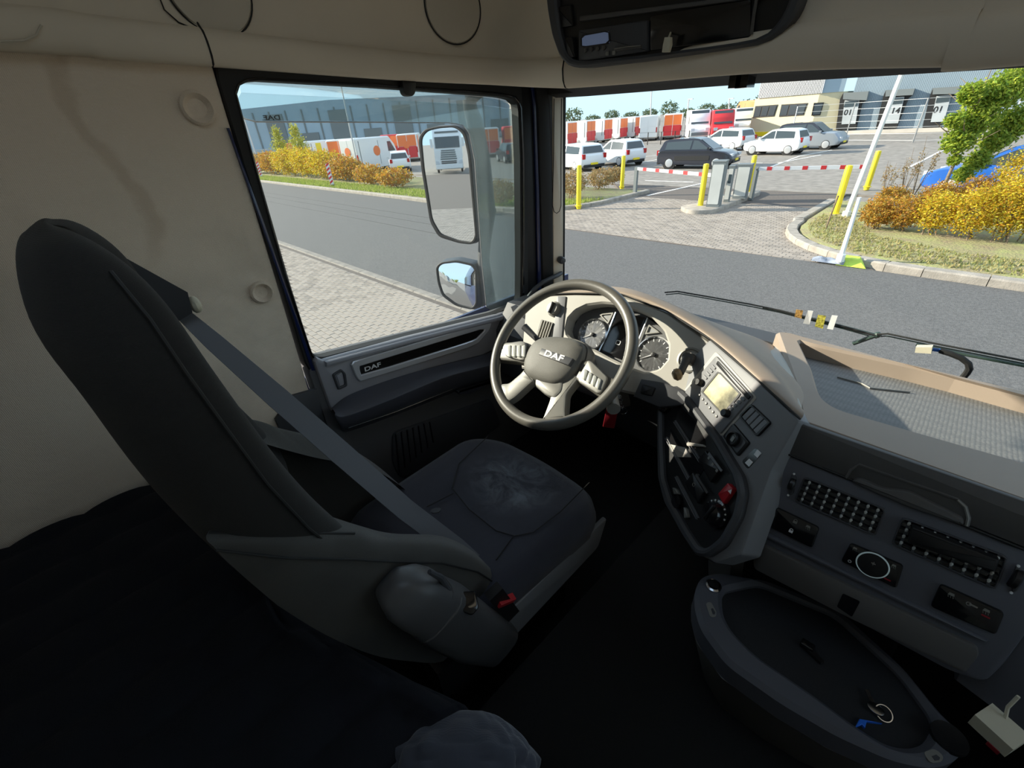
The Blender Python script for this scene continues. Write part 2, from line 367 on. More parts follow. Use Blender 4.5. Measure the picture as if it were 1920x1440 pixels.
# --- back wall, right wall, floor, ceiling, front bulkhead
struct(MB().box((0, -1.03, 2.52), (2.4, .06, 2.3)).build('wall_back', M['lining']), 'beige fabric rear wall of the cab behind the bunk')
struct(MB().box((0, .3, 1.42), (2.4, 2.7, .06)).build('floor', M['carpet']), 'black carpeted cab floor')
struct(MB().box((-.81, .3, 3.68), (.82, 2.7, .06)).box((.81, .3, 3.68), (.82, 2.7, .06)).box((0, -.72, 3.68), (.8, .66, .06)).box((0, 1.05, 3.68), (.8, 1.2, .06)).build('ceiling', M['lining']), 'beige cab roof lining with an opening for the added hatch')
w4 = thing('added_hatch', 'added unseen roof hatch letting daylight in above the bunk', None, (0, .03, 3.68)); w4['kind'] = 'structure'  # unseen hatch added so more daylight reaches the interior
MB().box((0, .03, 3.70), (.86, .90, .006)).build('pane', M['pane'], w4, 0); MB().ring(Pl((0, .03, 3.66), (0, 0, -1), (1, 0, 0)), rrect(-.43, -.46, .43, .46, .04), rrect(-.38, -.41, .38, .41, .04), -.03, .02, -.03).build('hatch_frame', M['beige'], w4)
wall_right = struct(MB().box((1.15, .3, 1.80), (.06, 2.7, .80)).box((1.15, .3, 3.33), (.06, 2.7, .72)).box((1.15, -.33, 2.6), (.06, 1.4, .82)).box((1.15, 1.45, 2.6), (.06, .3, .82)).build('wall_right', M['lining']), 'passenger side cab wall with its window')
wall_front = struct(MB().box((0, 1.62, 1.75), (2.4, .06, .7)).build('wall_front', M['dark']), 'bulkhead below the windscreen')
MB().box((0, 1.60, 3.35), (2.4, .06, .76)).build('upper_panel', M['lining'], wall_front)
wp = thing('window_3', 'side window of the passenger door', None, (1.15, .85, 2.2)); wp['kind'] = 'structure'
WR = Pl((1.15, 0, 0), (-1, 0, 0))
MB().slab(WR, [(-.37, 2.19), (-1.3, 2.19), (-1.3, 2.98), (-.37, 2.98)], -.003, .003).build('pane', M['pane'], wp)
MB().ring(WR, [(-.33, 2.15), (-1.34, 2.15), (-1.34, 3.02), (-.33, 3.02)], rpoly([(-.40, 2.22), (-1.27, 2.22), (-1.27, 2.95), (-.40, 2.95)], .05), -.03, .04, -.03).build('frame', M['rubber'], wp)
# --- overhead header (left over the door, then round the corner across the windscreen)
st = [(Vector((-1.10, -1.0, 3.035)), 0)]
for x, y, X, ang in ((0, 95, -1.10, 0), (200, 110, -1.10, 0), (400, 125, -1.10, 0), (550, 136, -1.10, 0), (700, 147, -1.095, 4), (820, 154, -1.075, 12)):
    st.append((onX(x, y, X), ang))
st.append((onX(920, 159, -1.02), 35)); st.append((onX(985, 163, -.92), 60)); st.append((onX(1030, 165, -.80), 78)); st.append((onX(1062, 166, -.70), 86))
corner_i = len(st)-1
for x, y, Y in ((1120, 162, 1.075), (1220, 154, 1.06), (1330, 144, 1.05), (1430, 137, 1.045), (1536, 131, 1.04), (1680, 128, 1.04), (1800, 126, 1.04), (1920, 123, 1.04)):
    st.append((onY(x, y, Y), 90))
lastp = st[-1][0]; st.append((Vector((1.12, 1.04, lastp.z)), 90))
PROF = [(-.05, .004), (-.006, 0), (.006, .004), (.014, .018), (.016, .042), (.010, .060), (.000, .068), (-.010, .080), (-.012, .20), (-.004, .34), (.06, .50), (.10, .62)]
def hdr(i): 
    p, a = st[i]; d = Vector((math.cos(R(a)), -math.sin(R(a)), 0))
    return [p + d*o + Vector((0, 0, z)) for o, z in PROF]
t1 = struct(MB().patch([hdr(i) for i in range(corner_i+1)], 2, 4).build('trim_1', M['beige']), 'beige overhead moulding with round speaker covers above the door')
t2 = struct(MB().patch([hdr(i) for i in range(corner_i, len(st))], 2, 4).build('trim_2', M['beige']), 'beige overhead moulding across the top of the windscreen')
for i, par in ((3, t1), (corner_i, t2)):
    q = hdr(i)[1:9 if i == 3 else 8]; MB().tube([v + Vector((math.cos(R(st[i][1])), -math.sin(R(st[i][1])), 0))*.0005 for v in q], .0022, 6).build('seam', M['rubber'], par)
# speaker covers
def spk(pl, x, y, r, par):
    a, b = pl.at(x, y)
    rr = MB().torus(pl, a, b, r, .0018, 48, 8).build('speaker_rim', M['rubber'], par)
    MB().lathe(pl, a, b, [(r*.98, -.004), (r*.95, .002), (r*.6, .004), (.001, .005)], 40).build('speaker_cover', M['beige2'], par)
spk(Pl((-1.112+.004, .38, 3.1), (1, 0, 0)), 390, -24, .083, t1)
spk(Pl((-1.075, .97, 3.1), (.95, -.30, 0)), 850, 14, .084, t1)
MB().tube([onX(x, y, -1.105) for x, y in ((296, -12), (308, 18), (335, 42), (370, 57), (400, 66))], .0016, 6).build('seam', M['rubber'], t1)
MB().tube([onX(x, y, -1.083) for x, y in ((0, 78), (45, 76), (68, 66), (78, 47))], .002, 6).build('seam', M['beige2'], t1)
# dark frame and roller blind box between the moulding and the windscreen
wy = 1.46
top = [onY(x, y, wy) for x, y in ((1085, 181), (1250, 168), (1400, 157), (1520, 150), (1700, 139), (1920, 126))]
top = [Vector((-1.10, wy, top[0].z+.005))] + top + [Vector((1.12, wy, top[-1].z-.01))]
fr = MB()
dp = lambda p: max(.04, min(.38, .02+(p.x+1.1)*1.1))
for k in range(1):
    rings = [[p, p+Vector((0, .05, 0)), p+Vector((0, .05, .2)), p+Vector((0, -.03, .2)), p+Vector((0, -dp(p), .075)), p+Vector((0, -dp(p), .05)), p+Vector((0, -.03, .012))] for p in top]
    fr.loft(rings)
win2 = thing('window_2', 'large windscreen across the front of the cab', None, (0, 1.5, 2.2)); win2['kind'] = 'structure'
fr.build('header_frame', M['rubber'], win2)
for x in (1385, 1398):
    p = onY(x, 152, 1.40); MB().box(p+Vector((0, 0, .01)), (.03, .05, .05)).build('blind_bracket', M['gloss'], win2)
BASE = [(-1.08, 1.49, 2.17), (-.8, 1.555, 2.15), (-.4, 1.605, 2.13), (0, 1.62, 2.12), (.4, 1.605, 2.12), (.8, 1.555, 2.13), (1.08, 1.49, 2.14)]
TOP = [(-1.08, 1.42, 3.0), (-.8, 1.475, 3.0), (-.4, 1.515, 3.0), (0, 1.53, 3.0), (.4, 1.515, 3.0), (.8, 1.475, 3.0), (1.08, 1.42, 3.0)]
MIDR = [tuple((Vector(a)+Vector(b))*.5+Vector((0, .012, 0))) for a, b in zip(BASE, TOP)]
MB().patch([BASE, MIDR, TOP], 4, 6).build('pane', M['screen'], win2)
MB().tube([Vector(p)+Vector((0, 0, -.012)) for p in BASE], .010, 8).build('seal', M['rubber'], win2)
def scr(x, y):   # point on the inside of the windscreen seen at a pixel
    d = ray(x, y); best = None
    for k in range(400):
        p = CAM + d*(1.2+k*.004)
        t = abs(p.x)/1.08; yb = 1.612-.128*t**2; yt = 1.527-.108*t**2; s = (p.z-2.2)/.8
        if p.y >= yb+(yt-yb)*s-.006: return p
    return p
# --- driver window
win1 = thing('window_1', 'driver side window with black rubber seal', None, (LX-.03, .85, 2.2)); win1['kind'] = 'structure'
gi = [(443, 170), (452, 158), (472, 150), (700, 163), (930, 180), (958, 184), (971, 196), (975, 300), (976, 480), (975, 566), (930, 588), (760, 630), (600, 671), (588, 668), (580, 648), (540, 520), (480, 310)]
go = [(400, 126), (420, 116), (470, 118), (700, 130), (960, 148), (992, 160), (988, 300), (990, 480), (990, 575), (935, 600), (760, 640), (604, 684), (588, 700), (574, 690), (530, 545), (455, 310)]
WG = Pl((LX-.035, 0, 0), (1, 0, 0))
MB().slab(WG, WG.poly([(436, 160), (470, 140), (700, 155), (960, 175), (985, 190), (985, 575), (930, 597), (600, 680), (578, 672)]), -.003, .002).build('pane', M['pane'], win1)
MB().ring(WL, WL.poly(go), WL.poly(gi), -.06, .004, -.034, 160, .004).build('rubber_seal', M['rubber'], win1)
MB().ring(WL, WL.poly([(437, 168), (448, 152), (470, 145), (700, 157), (935, 174), (965, 180), (976, 196), (981, 300), (982, 480), (981, 570), (930, 593), (600, 677), (582, 668), (530, 510), (475, 310)]), WL.poly([(440, 169), (450, 155), (471, 148), (700, 160), (932, 177), (961, 182), (973, 196), (977, 300), (978, 480), (977, 567), (930, 590), (601, 674), (586, 668), (535, 512), (478, 310)]), -.004, .008, -.004, 160, .002).build('inner_bead', M['gloss'], win1)
MB().slab(WL, WL.poly([(424, 240), (429, 240), (497, 425), (590, 694), (583, 694), (490, 425)]), 0, .007, .002).build('painted_strip', M['blue'], win1)
WC = Pl((LX+.012, 0, 0), (1, 0, 0))
MB().slab(WC, rpoly(WC.poly([(751, 150), (778, 152), (776, 176), (771, 181), (759, 180), (754, 174)]), .006), -.012, .010, .004).build('blind_clip', M['black'], win1)
# --- left A pillar with painted strip, seal and beige trim
AP = Pl((LX, 1.325, 2.5), (.95, -.32, 0))
t3 = thing('trim_3', 'left windscreen pillar with beige trim, black seals and a blue painted strip', None, (-1.1, 1.42, 2.2)); t3['kind'] = 'structure'
MB().slab(AP, AP.poly([(974, 130), (1000, 130), (1006, 540), (988, 580), (981, 578)]), -.05, .0, .003).build('door_edge', M['black'], t3)
MB().slab(AP, AP.poly([(990, 140), (997, 140), (1003, 200), (1009, 350), (1014, 560), (1008, 560), (1003, 350), (998, 200)]), -.03, .010, .003).build('painted_strip', M['blue'], t3)
MB().slab(AP, AP.poly([(996, 135), (1018, 135), (1026, 190), (1032, 350), (1035, 560), (1016, 560), (1010, 350), (1005, 200)]), -.04, .016, .006).build('rubber_seal', M['rubber'], t3)
MB().slab(AP, AP.poly([(1015, 135), (1034, 135), (1036, 350), (1038, 560), (1033, 560), (1030, 350), (1027, 190)]), -.04, .008, .004).build('pillar_gap_strip', M['dark'], t3)  # dark strip between the seal and the beige trim
MB().slab(AP, AP.poly([(1033, 135), (1058, 135), (1055, 350), (1054, 545), (1036, 545), (1034, 350)]), -.03, .012, .004).build('pillar_trim', M['beige'], t3)
pill = [AP.world(x, y, .0125) for x, y in ((1039, 185), (1038, 300), (1036, 385), (1039, 397), (1044, 400), (1049, 396), (1052, 386), (1052, 300), (1053, 185))]
MB().tube(pill, .0015, 6).build('recess_line', M['rubber'], t3)
MB().slab(AP, AP.poly([(1053, 170), (1058, 170), (1056, 530), (1053, 530)]), -.05, .014, .002).build('glass_edge', M['rubber'], t3)
MB().lathe(AP, *AP.at(1046, 485), [(.012, 0.01), (.015, .02), (.016, .035), (.012, .046), (.0005, .05)], 16).build('round_stop', M['dark'], t3)
gh = [AP.world(x, y, h) for x, y, h in ((1052, 512, .01), (1046, 516, .03), (1034, 521, .045), (1018, 529, .05), (1002, 542, .05), (990, 558, .045), (984, 575, .02))]
MB().tube(gh, .0095, 10).build('grab_handle', M['dark'], t3)
struct(MB().box((1.10, 1.47, 2.62), (.08, .14, .85)).build('trim_4', M['beige']), 'beige pillar at the passenger end of the windscreen')
# --- driver door below the window
DP = Pl((LX+.005, 0, 0), (1, 0, 0))
z3 = lambda *l: [(560+x/4.236, 560+y/4.236) for x, y in l]
door = thing('door_1', 'grey driver door panel with chrome framed inlay and dark armrest', None, (LX, .85, 1.45)); door['kind'] = 'structure'
MB().slab(DP, [(.33, 1.45), (1.5, 1.45), (1.5, 2.14), (1.3, 2.14)] + DP.poly([(975, 574), (930, 590), (600, 673), (586, 668), (580, 700), (604, 770)]), -.06, .0, .004).build('door_panel', M['doorlow'], door)
up = [(990, 566), (930, 589), (760, 631), (602, 673), (590, 668), (586, 676), (606, 735), (618, 768), (654, 741), (725, 712), (796, 690), (900, 664), (950, 640), (990, 600)]
MB().slab(DP, DP.poly(up), -.005, .018, .008).build('upper_panel', M['door'], door)
MB().slab(Pl((LX+.023, 0, 0), (1, 0, 0)), DP.poly([(604, 674), (760, 633), (930, 591), (985, 571), (985, 580), (930, 600), (760, 642), (606, 684)]), -.01, .012, .008).build('belt_rail', M['door'], door)
D2 = Pl((LX+.023, 0, 0), (1, 0, 0))
o_b = rpoly(D2.poly(z3((400, 500), (1480, 182), (1525, 185), (1505, 245), (1420, 345), (1340, 385), (475, 655), (445, 610))), .008)
i_b = rpoly(D2.poly(z3((470, 533), (1440, 240), (1475, 240), (1400, 318), (1310, 350), (490, 605))), .004)
MB().ring(D2, o_b, i_b, -.004, .010, -.002, 200, .003).build('chrome_bezel', M['bezel'], door)
inl = MB().slab(D2, D2.poly(z3((455, 520), (1450, 225), (1490, 230), (1405, 328), (1310, 362), (480, 620))), -.004, .004).build('black_inlay', M['inlay'], door)
a, b = D2.at(*z3((583, 540))[0]); a2, b2 = D2.at(*z3((650, 517))[0])
text('lettering', 'DAF', D2, a, b, .022, M['white'], inl, math.atan2(b2-b, a2-a), .0006, 1.5, .02, .004)
# armrest as a shaped rail
r0_ = [onX(x, y, LX+.024) for x, y in z3((262, 868), (400, 765), (700, 652), (1000, 562), (1440, 452), (1560, 410))]
r1_ = [onX(x, y, LX+.085) for x, y in z3((290, 905), (372, 905), (700, 792), (1140, 612), (1440, 535), (1570, 500))]
r2_ = [onX(x, y, LX+.095) for x, y in z3((290, 935), (385, 945), (700, 830), (1140, 650), (1440, 565), (1570, 530))]
r3_ = [onX(x, y, LX+.075) for x, y in z3((330, 1010), (400, 1025), (760, 900), (1220, 718), (1450, 650), (1570, 600))]
r4_ = [onX(x, y, LX+.005) for x, y in z3((340, 1040), (410, 1050), (770, 925), (1230, 745), (1460, 670), (1580, 620))]
MB().patch([r0_, r1_, r2_, r3_, r4_], 6, 6).build('armrest', M['armrest'], door)
MB().tube([onX(x, y, LX+.078) for x, y in z3((395, 1026), (760, 902), (1220, 719))], .0015, 6).build('armrest_edge', M['chrome'], door)
MB().slab(D2, rpoly(D2.poly(z3((1220, 715), (1480, 640), (1500, 640), (1450, 690), (1330, 745), (1250, 750))), .012), -.03, .03, .01).build('pull_pocket', M['armrest'], door)
MB().ring(D2, rpoly(D2.poly(z3((262, 600), (335, 555), (370, 590), (385, 690), (310, 725))), .006), rpoly(D2.poly(z3((285, 605), (335, 575), (352, 600), (365, 680), (318, 700))), .005), -.002, .006, -.004, 48, .002).build('lock_slider', M['dark'], door)
MB().slab(D2, D2.poly(z3((300, 610), (335, 585), (355, 680), (325, 695))), -.002, .003, .001).build('lock_knob', M['door'], door)
D3 = Pl((LX+.006, 0, 0), (1, 0, 0))
MB().slab(D3, rpoly(D3.poly(z3((740, 1060), (1260, 880), (1520, 790), (1600, 1000), (1300, 1200), (800, 1420), (740, 1300))), .03), -.002, .012, .006).build('map_pocket', M['dark'], door)
for k in range(7):
    p = [onX(x, y, LX+.02) for x, y in z3((770+k*45, 1075-k*16), (800+k*45, 1380-k*40))]
    MB().tube(p, .003, 5).build('pocket_rib', M['black'], door)
# ================================================================== OUTSIDE: GROUND
def asphalt(name, c, sc_=40):
    return mat(name, c, .9, bump=(60, .6, .01), var=(sc_, .22))
M['asphalt'] = asphalt('road_asphalt', (.112, .108, .103), 25)
M['parking'] = asphalt('parking_paving', (.25, .225, .195), 3)
M['kerb'] = mat('kerb_concrete', (.33, .295, .25), .85, bump=(40, .5, .01), var=(6, .18))
M['brick'] = leafmat('paver_brick', [(.25, .215, .18), (.31, .268, .225), (.34, .295, .25), (.22, .192, .165)], .9)
for nm in ('Mix Shader',):
    n_ = M['brick'].node_tree.nodes.get(nm); n_.inputs[0].default_value = 0.0
M['joint'] = mat('sand_joint', (.12, .10, .085), .95, var=(15, .2))
M['grass_dry'] = leafmat('dry_grass', [(.34, .30, .12), (.40, .34, .16), (.26, .30, .08), (.44, .36, .20)])
M['soil'] = mat('verge_soil', (.36, .29, .17), .95, bump=(20, .8, .03), var=(3, .35), col2=(.28, .29, .11))
M['grass'] = leafmat('grass_blades', [(.22, .30, .05), (.30, .40, .06), (.42, .42, .14), (.16, .24, .05)])
M['gutter'] = mat('gutter_stone', (.24, .215, .185), .9, bump=(40, .5, .01), var=(6, .2))
M['line'] = mat('road_paint', (.75, .73, .68), .8, var=(8, .2))
GZ = Pl((0, 0, 0), (0, 0, 1), (1, 0, 0))
struct(MB().add([(-400, -300, -.09), (400, -300, -.09), (400, 500, -.09), (-400, 500, -.09)], [(0, 1, 2, 3)]).build('ground', M['parking']), 'pale paved yard and surrounding ground')
road = struct(MB().slab(GZ, [(-90, 4.62), (60, 4.62), (60, 10.45), (1, 10.5), (-2, 10.62), (-5, 10.5), (-8.5, 10.5), (-11, 11.0), (-14, 11.55), (-20, 11.8), (-43, 12.1), (-90, 12.6)], -.08, -.01).build('road', M['asphalt']), 'dark asphalt road running past the truck')
for y in (7.9, 8.7, 9.4):
    MB().box((-22, y+.15, -.008), (22, .012, .006)).build('tar_seam', M['rubber'], road)
# near paving: pavers laid in running bond beside the truck
pav = struct(MB().slab(GZ, [(-90, -40), (60, -40), (60, 4.42), (-90, 4.42)], -.08, -.012).build('pavement', M['joint']), 'brick paved apron the truck stands on')
BL, BW, G = .21, .105, .007
def brick_mesh(mb, x, y, z, dz, ang=0.0, L=BL, Wd=BW):
    l, w_, c = (L-G)/2, (Wd-G)/2, .006; ca, sa = math.cos(ang), math.sin(ang)
    P = lambda a, b, h: Vector((x+a*ca-b*sa, y+a*sa+b*ca, h))
    q = [(-l, -w_), (l, -w_), (l, w_), (-l, w_)]; q2 = [(-l+c, -w_+c), (l-c, -w_+c), (l-c, w_-c), (-l+c, w_-c)]
    k = len(mb.v); mb.v += [P(a, b, z-.03) for a, b in q] + [P(a, b, z+dz-.004) for a, b in q] + [P(a, b, z+dz) for a, b in q2]
    for i in range(4):
        j = (i+1) % 4; mb.f += [[k+i, k+j, k+4+j, k+4+i], [k+4+i, k+4+j, k+8+j, k+8+i]]
    mb.f.append([k+8, k+9, k+10, k+11])
rb = random.Random(3)
cells = []
for iy in range(int(.9/BW), int(4.38/BW)):
    y = iy*BW+.05
    for ix in range(int(-15/BL), int(-2.2/BL)):
        x = ix*BL+(iy % 2)*BL/2
        cells.append((x, y))
def inwin(x, y):
    v = Vector((x, y, 0))-CAM; zc = v.dot(fwd); px_, py_ = 960+F_PX*v.dot(CR)/zc, 720-F_PX*v.dot(CU)/zc
    return 500 < px_ < 990 and 440 < py_ < 690 and py_ < 690-(px_-590)*.24+6 and px_ > 440+(py_-170)*.29
vis = [c for c in cells if inwin(*c)]
vis.sort(key=lambda c: (c[0]-.2)**2+c[1]**2)
near, rest = vis[:300], vis[300:]
tmp = MB(); brick_mesh(tmp, 0, 0, 0, 0); bm0 = tmp.mesh('paver', M['brick'], None, 0)
bms = [bm0]
for i, (x, y) in enumerate(near):
    o = bpy.data.objects.new('paver', bm0); COL.objects.link(o); o.parent = pav
    o.location = Vector((x, y, rb.uniform(-.003, .002))) - pav.location
mb = MB()
restset = set(rest)
for (x, y) in rest: brick_mesh(mb, x, y, 0, rb.uniform(-.003, .002))
o = mb.build('paver_field', M['brick'], pav, 0, False); o['kind'] = 'stuff'
# wider brick pattern in the mirror view
mb = MB()
for iy in range(int(-17.5/BW), int(-6.5/BW)):
    for ix in range(26):
        x = -3.6-ix*BL-(iy % 2)*BL/2; y = iy*BW
        brick_mesh(mb, x, y, 0, rb.uniform(-.003, .002))
o = mb.build('paver_field', M['brick'], pav, 0, False); o['kind'] = 'stuff'
# kerb stones: near gutter, far kerb, both sides of the entrance
def kerb(name, pts, wd, h, label, mat_='kerb', L=1.0):
    P = [Vector((x, y, 0)) for x, y in pts]; root = thing(name, label, None, (P[0].x, P[0].y, 0)); root['kind'] = 'structure'
    seg = []; acc = 0
    for a, b in zip(P, P[1:]):
        n = max(1, round((b-a).length/L))
        for k in range(n): seg.append((a+(b-a)*k/n, a+(b-a)*(k+1)/n))
    for a, b in seg:
        d = (b-a).normalized(); sd = Vector((-d.y, d.x, 0)); a = a+d*.006; b = b-d*.006; c = .025
        pr = [(0, -.08), (0, h-c), (c, h), (wd-c, h), (wd, h-c), (wd, -.08)]
        MB().loft([[p+sd*s+Vector((0, 0, z)) for s, z in pr] for p in (a, b)]).build('kerb_stone', M[mat_], root, 20)
    return root
def arc(cx, cy, r, a0, a1, n=8): return [(cx+r*math.cos(R(a0+(a1-a0)*k/n)), cy+r*math.sin(R(a0+(a1-a0)*k/n))) for k in range(n+1)]
kerb('kerb_gutter', [(-40, 4.42), (-2, 4.42)], .2, .012, 'flat gutter stones between the brick apron and the road', 'gutter', L=.8)
lk = [(-80, 12.6), (-46, 12.15), (-20, 11.85), (-13.2, 11.7)] + arc(-13.2, 14.9, 3.2, -90, -8, 8) + [(-9.9, 17.5)]
kerb('kerb_left_verge', lk, .22, .12, 'pale kerb curving round the left planted verge')
rk = [(-3.6, 17.6), (-3.55, 14.2)] + arc(-.2, 13.85, 3.25, 178, 268, 9) + [(1.4, 10.55), (14, 10.5)]
kerb('kerb_right_verge', rk, .25, .12, 'pale kerb curving round the right planted verge')
# entrance driveway bricks
mb = MB(); drive = struct(MB().slab(GZ, [(-13.5, 11.2), (-8.5, 10.5), (-2, 10.6), (-1, 10.6), (-3.5, 14), (-3.5, 19.5), (-13, 19.5), (-10, 16), (-10.5, 13.5)], -.085, -.014).build('driveway', M['joint']), 'brick paved entrance between the two verges')
for iy in range(int(9.6/BW), int(15.6/BW)):
    for ix in range(int(-14/BL), int(-1.4/BL)):
        x = ix*BL+(iy % 2)*BL/2; y = iy*BW+1.0
        yr = 10.62 if x > -8.5 else 10.62+(-8.5-x)*.28
        left = -10.2 if y > 14 else -10.2-(14-y)*1.0
        right = -3.45 if y > 13.9 else -3.45+max(0, 1-(y-10.6)/3.3)**2*3
        if y > yr and x > left and x < right: brick_mesh(mb, x, y, -.004, rb.uniform(-.003, .002))
o = mb.build('paver_field', M['brick'], drive, 0, False); o['kind'] = 'stuff'
# parking bay lines
park = struct(MB().slab(GZ, [(-60, 19.6), (60, 19.6), (60, 60), (-60, 60)], -.085, -.02).build('parking_lot', M['parking']), 'sunlit paved car park behind the barriers')
def gline(p, q, wd=.12):
    a, b = onZ(*p), onZ(*q); a.z = b.z = -.012; MB().bar(a, b, wd, .006).build('bay_line', M['line'], park, 0)
for p, q in (((1214, 366), (1322, 342)), ((1430, 318), (1500, 292)), ((1500, 292), (1560, 281)), ((1695, 318), (1780, 275)), ((1205, 294), (1240, 290)), ((1205, 304), (1236, 298)), ((1460, 305), (1540, 290)), ((1210, 338), (1300, 341)), ((1385, 306), (1430, 305)), ((1390, 312), (1435, 313))): gline(p, q)
# verges
def verge(name, poly, label):
    return struct(MB().slab(GZ, poly, -.085, .10, .03).build(name, M['soil']), label)
lv = [(-80, 12.85), (-46, 12.4), (-20, 12.1), (-13.2, 11.95)] + arc(-13.2, 14.9, 2.95, -90, -8, 8) + [(-10.15, 17.4), (-14, 17.5), (-80, 19)]
rv = [(14, 10.8), (1.4, 10.85), (-.2, 10.85)] + arc(-.2, 13.85, 2.95, 268, 178, 9) + [(-3.2, 14.2), (-3.3, 17.5), (14, 17.5)]
vl = verge('verge_left', lv, 'planted verge left of the entrance'); vr = verge('verge_right', rv, 'planted verge right of the entrance')
def blades(poly, n, h, seed, name, par, zz=.1, mt='grass'):
    rg = random.Random(seed); xs = [p[0] for p in poly]; ys = [p[1] for p in poly]; mb = MB(); c = 0
    def inside(x, y):
        r = False
        for i in range(len(poly)):
            (x1, y1), (x2, y2) = poly[i-1], poly[i]
            if (y1 > y) != (y2 > y) and x < (x2-x1)*(y-y1)/(y2-y1)+x1: r = not r
        return r
    while c < n:
        x, y = rg.uniform(min(xs), max(xs)), rg.uniform(min(ys), max(ys))
        if not inside(x, y): continue
        c += 1; a = rg.uniform(0, 6.28); hh = h*rg.uniform(.5, 1.2); wd = .012+.01*rg.random(); dx, dy = math.cos(a)*wd, math.sin(a)*wd; lx, ly = rg.uniform(-.04, .04), rg.uniform(-.04, .04)
        k = len(mb.v); mb.v += [Vector((x-dx, y-dy, zz)), Vector((x+dx, y+dy, zz)), Vector((x+lx, y+ly, zz+hh))]; mb.f.append([k, k+1, k+2])
    o = mb.build(name, M[mt], par, 0, False); o['kind'] = 'stuff'; return o
blades([(-70, 12.75), (-46, 12.45), (-20, 12.15), (-13.2, 12.0), (-10.6, 13.3), (-10.3, 15), (-12, 13.6), (-70, 14.3)], 30000, .13, 5, 'grass', vl)
blades([(-3.0, 13.5), (-2.5, 12.2), (-1.5, 11.3), (-.2, 11.0), (10, 11.0), (10, 12.0), (0, 12.2), (-1.5, 13), (-2.4, 15), (-3.1, 15)], 6000, .06, 6, 'grass', vr, .1, 'grass_dry')
# ================================================================== PLANTS
M['leaf_y'] = leafmat('leaves_yellow', [(.62, .38, .02), (.72, .55, .03), (.55, .50, .05), (.50, .22, .02), (.35, .38, .05)])
M['leaf_o'] = leafmat('leaves_orange', [(.50, .22, .03), (.62, .36, .03), (.40, .30, .06), (.45, .16, .03), (.30, .30, .08)])
M['leaf_g'] = leafmat('leaves_green', [(.16, .28, .03), (.30, .40, .04), (.42, .45, .05), (.12, .22, .03)])
M['leaf_gy'] = leafmat('leaves_yellow_green', [(.40, .42, .06), (.50, .46, .08), (.28, .36, .06), (.56, .44, .06)])
M['leaf_b'] = leafmat('leaves_brown', [(.38, .20, .07), (.30, .22, .10), (.42, .30, .14), (.26, .24, .12)])
M['leaf_far'] = leafmat('leaves_far', [(.10, .14, .07), (.14, .18, .09), (.12, .13, .08)])
M['bark'] = mat('bark', (.20, .15, .10), .9, bump=(60, .6, .004), var=(20, .3))
def foliage(mb, c, rx, ry, rz, n, s, rg, shell=.55):
    for _ in range(n):
        while True:
            v = Vector((rg.uniform(-1, 1), rg.uniform(-1, 1), rg.uniform(-1, 1)))
            if .05 < v.length <= 1: break
        r = shell+(1-shell)*rg.random(); v = v.normalized()*r*(.8+.2*math.sin(v.x*9+c[0]*3)*math.cos(v.y*7+v.z*8))
        p = Vector((c[0]+v.x*rx, c[1]+v.y*ry, c[2]+v.z*rz)); a = Vector((rg.gauss(0, 1), rg.gauss(0, 1), rg.gauss(0, 1))).normalized(); b = a.orthogonal().normalized()*s*rg.uniform(.3, .6); a = a*s*rg.uniform(.6, 1.2)
        k = len(mb.v); mb.v += [p-a*.5, p+b*.5, p+a*.5, p-b*.5]; mb.f.append([k, k+1, k+2, k+3])
def bush(x, y, z, rx, ry, rz, n, s, mt, label, group, seed, name='hedge_bush'):
    rg = random.Random(seed); t = thing(name, label, 'bush', (x, y, z), 0, group); mb = MB()
    foliage(mb, (x, y, z+rz*.95), rx, ry, rz, n, s, rg); mb.build('foliage', M[mt], t, 0, False)
    st_ = MB()
    for k in range(6):
        st_.tube([(x+rg.uniform(-.3, .3)*rx, y+rg.uniform(-.3, .3)*ry, z-.02), (x+rg.uniform(-.6, .6)*rx, y+rg.uniform(-.6, .6)*ry, z+rz*rg.uniform(.9, 1.6))], [.012, .006], 5)
    so_ = st_.build('stems', M['bark'], t, 0); so_['kind'] = 'stuff'
    return t
B = lambda x, y, z=.1: onZ(x, y, z)
rg = random.Random(11)
# right hedge, yellow beech: a row of bushes
RH = 'bushes of the yellow hedge right of the entrance'
spots = [(-1.75, 13.7, .55, .85, 'leaf_o'), (-.95, 13.2, .7, 1.0, 'leaf_o'), (-.1, 13.1, .75, 1.15, 'leaf_y'), (.75, 13.05, .8, 1.4, 'leaf_y'), (1.7, 13.1, .85, 1.8, 'leaf_y'), (2.7, 13.2, .9, 2.2, 'leaf_y'), (-1.2, 14.9, .8, .95, 'leaf_o'), (.3, 14.6, .9, 1.15, 'leaf_o'), (1.9, 14.9, .9, 1.7, 'leaf_o')]
names = ['small orange bush at the entrance end of the right hedge', 'low orange bush second from the entrance in the right hedge', 'golden bush in front of the young tree trunk', 'golden bush just right of the young tree trunk', 'tall yellow bush third from the right edge of the hedge', 'tallest yellow bush at the right edge of the view', 'orange bush at the back of the hedge behind the leaning pole', 'orange bush at the back of the hedge below the tree', 'yellow bush at the back of the hedge under the tree crown']
def hz0(base, x, y):
    d = ray(x, y); h = Vector((base.x-CAM.x, base.y-CAM.y)); t = h.dot(Vector((d.x, d.y)))/Vector((d.x, d.y)).length_squared
    return (CAM + d*t).z
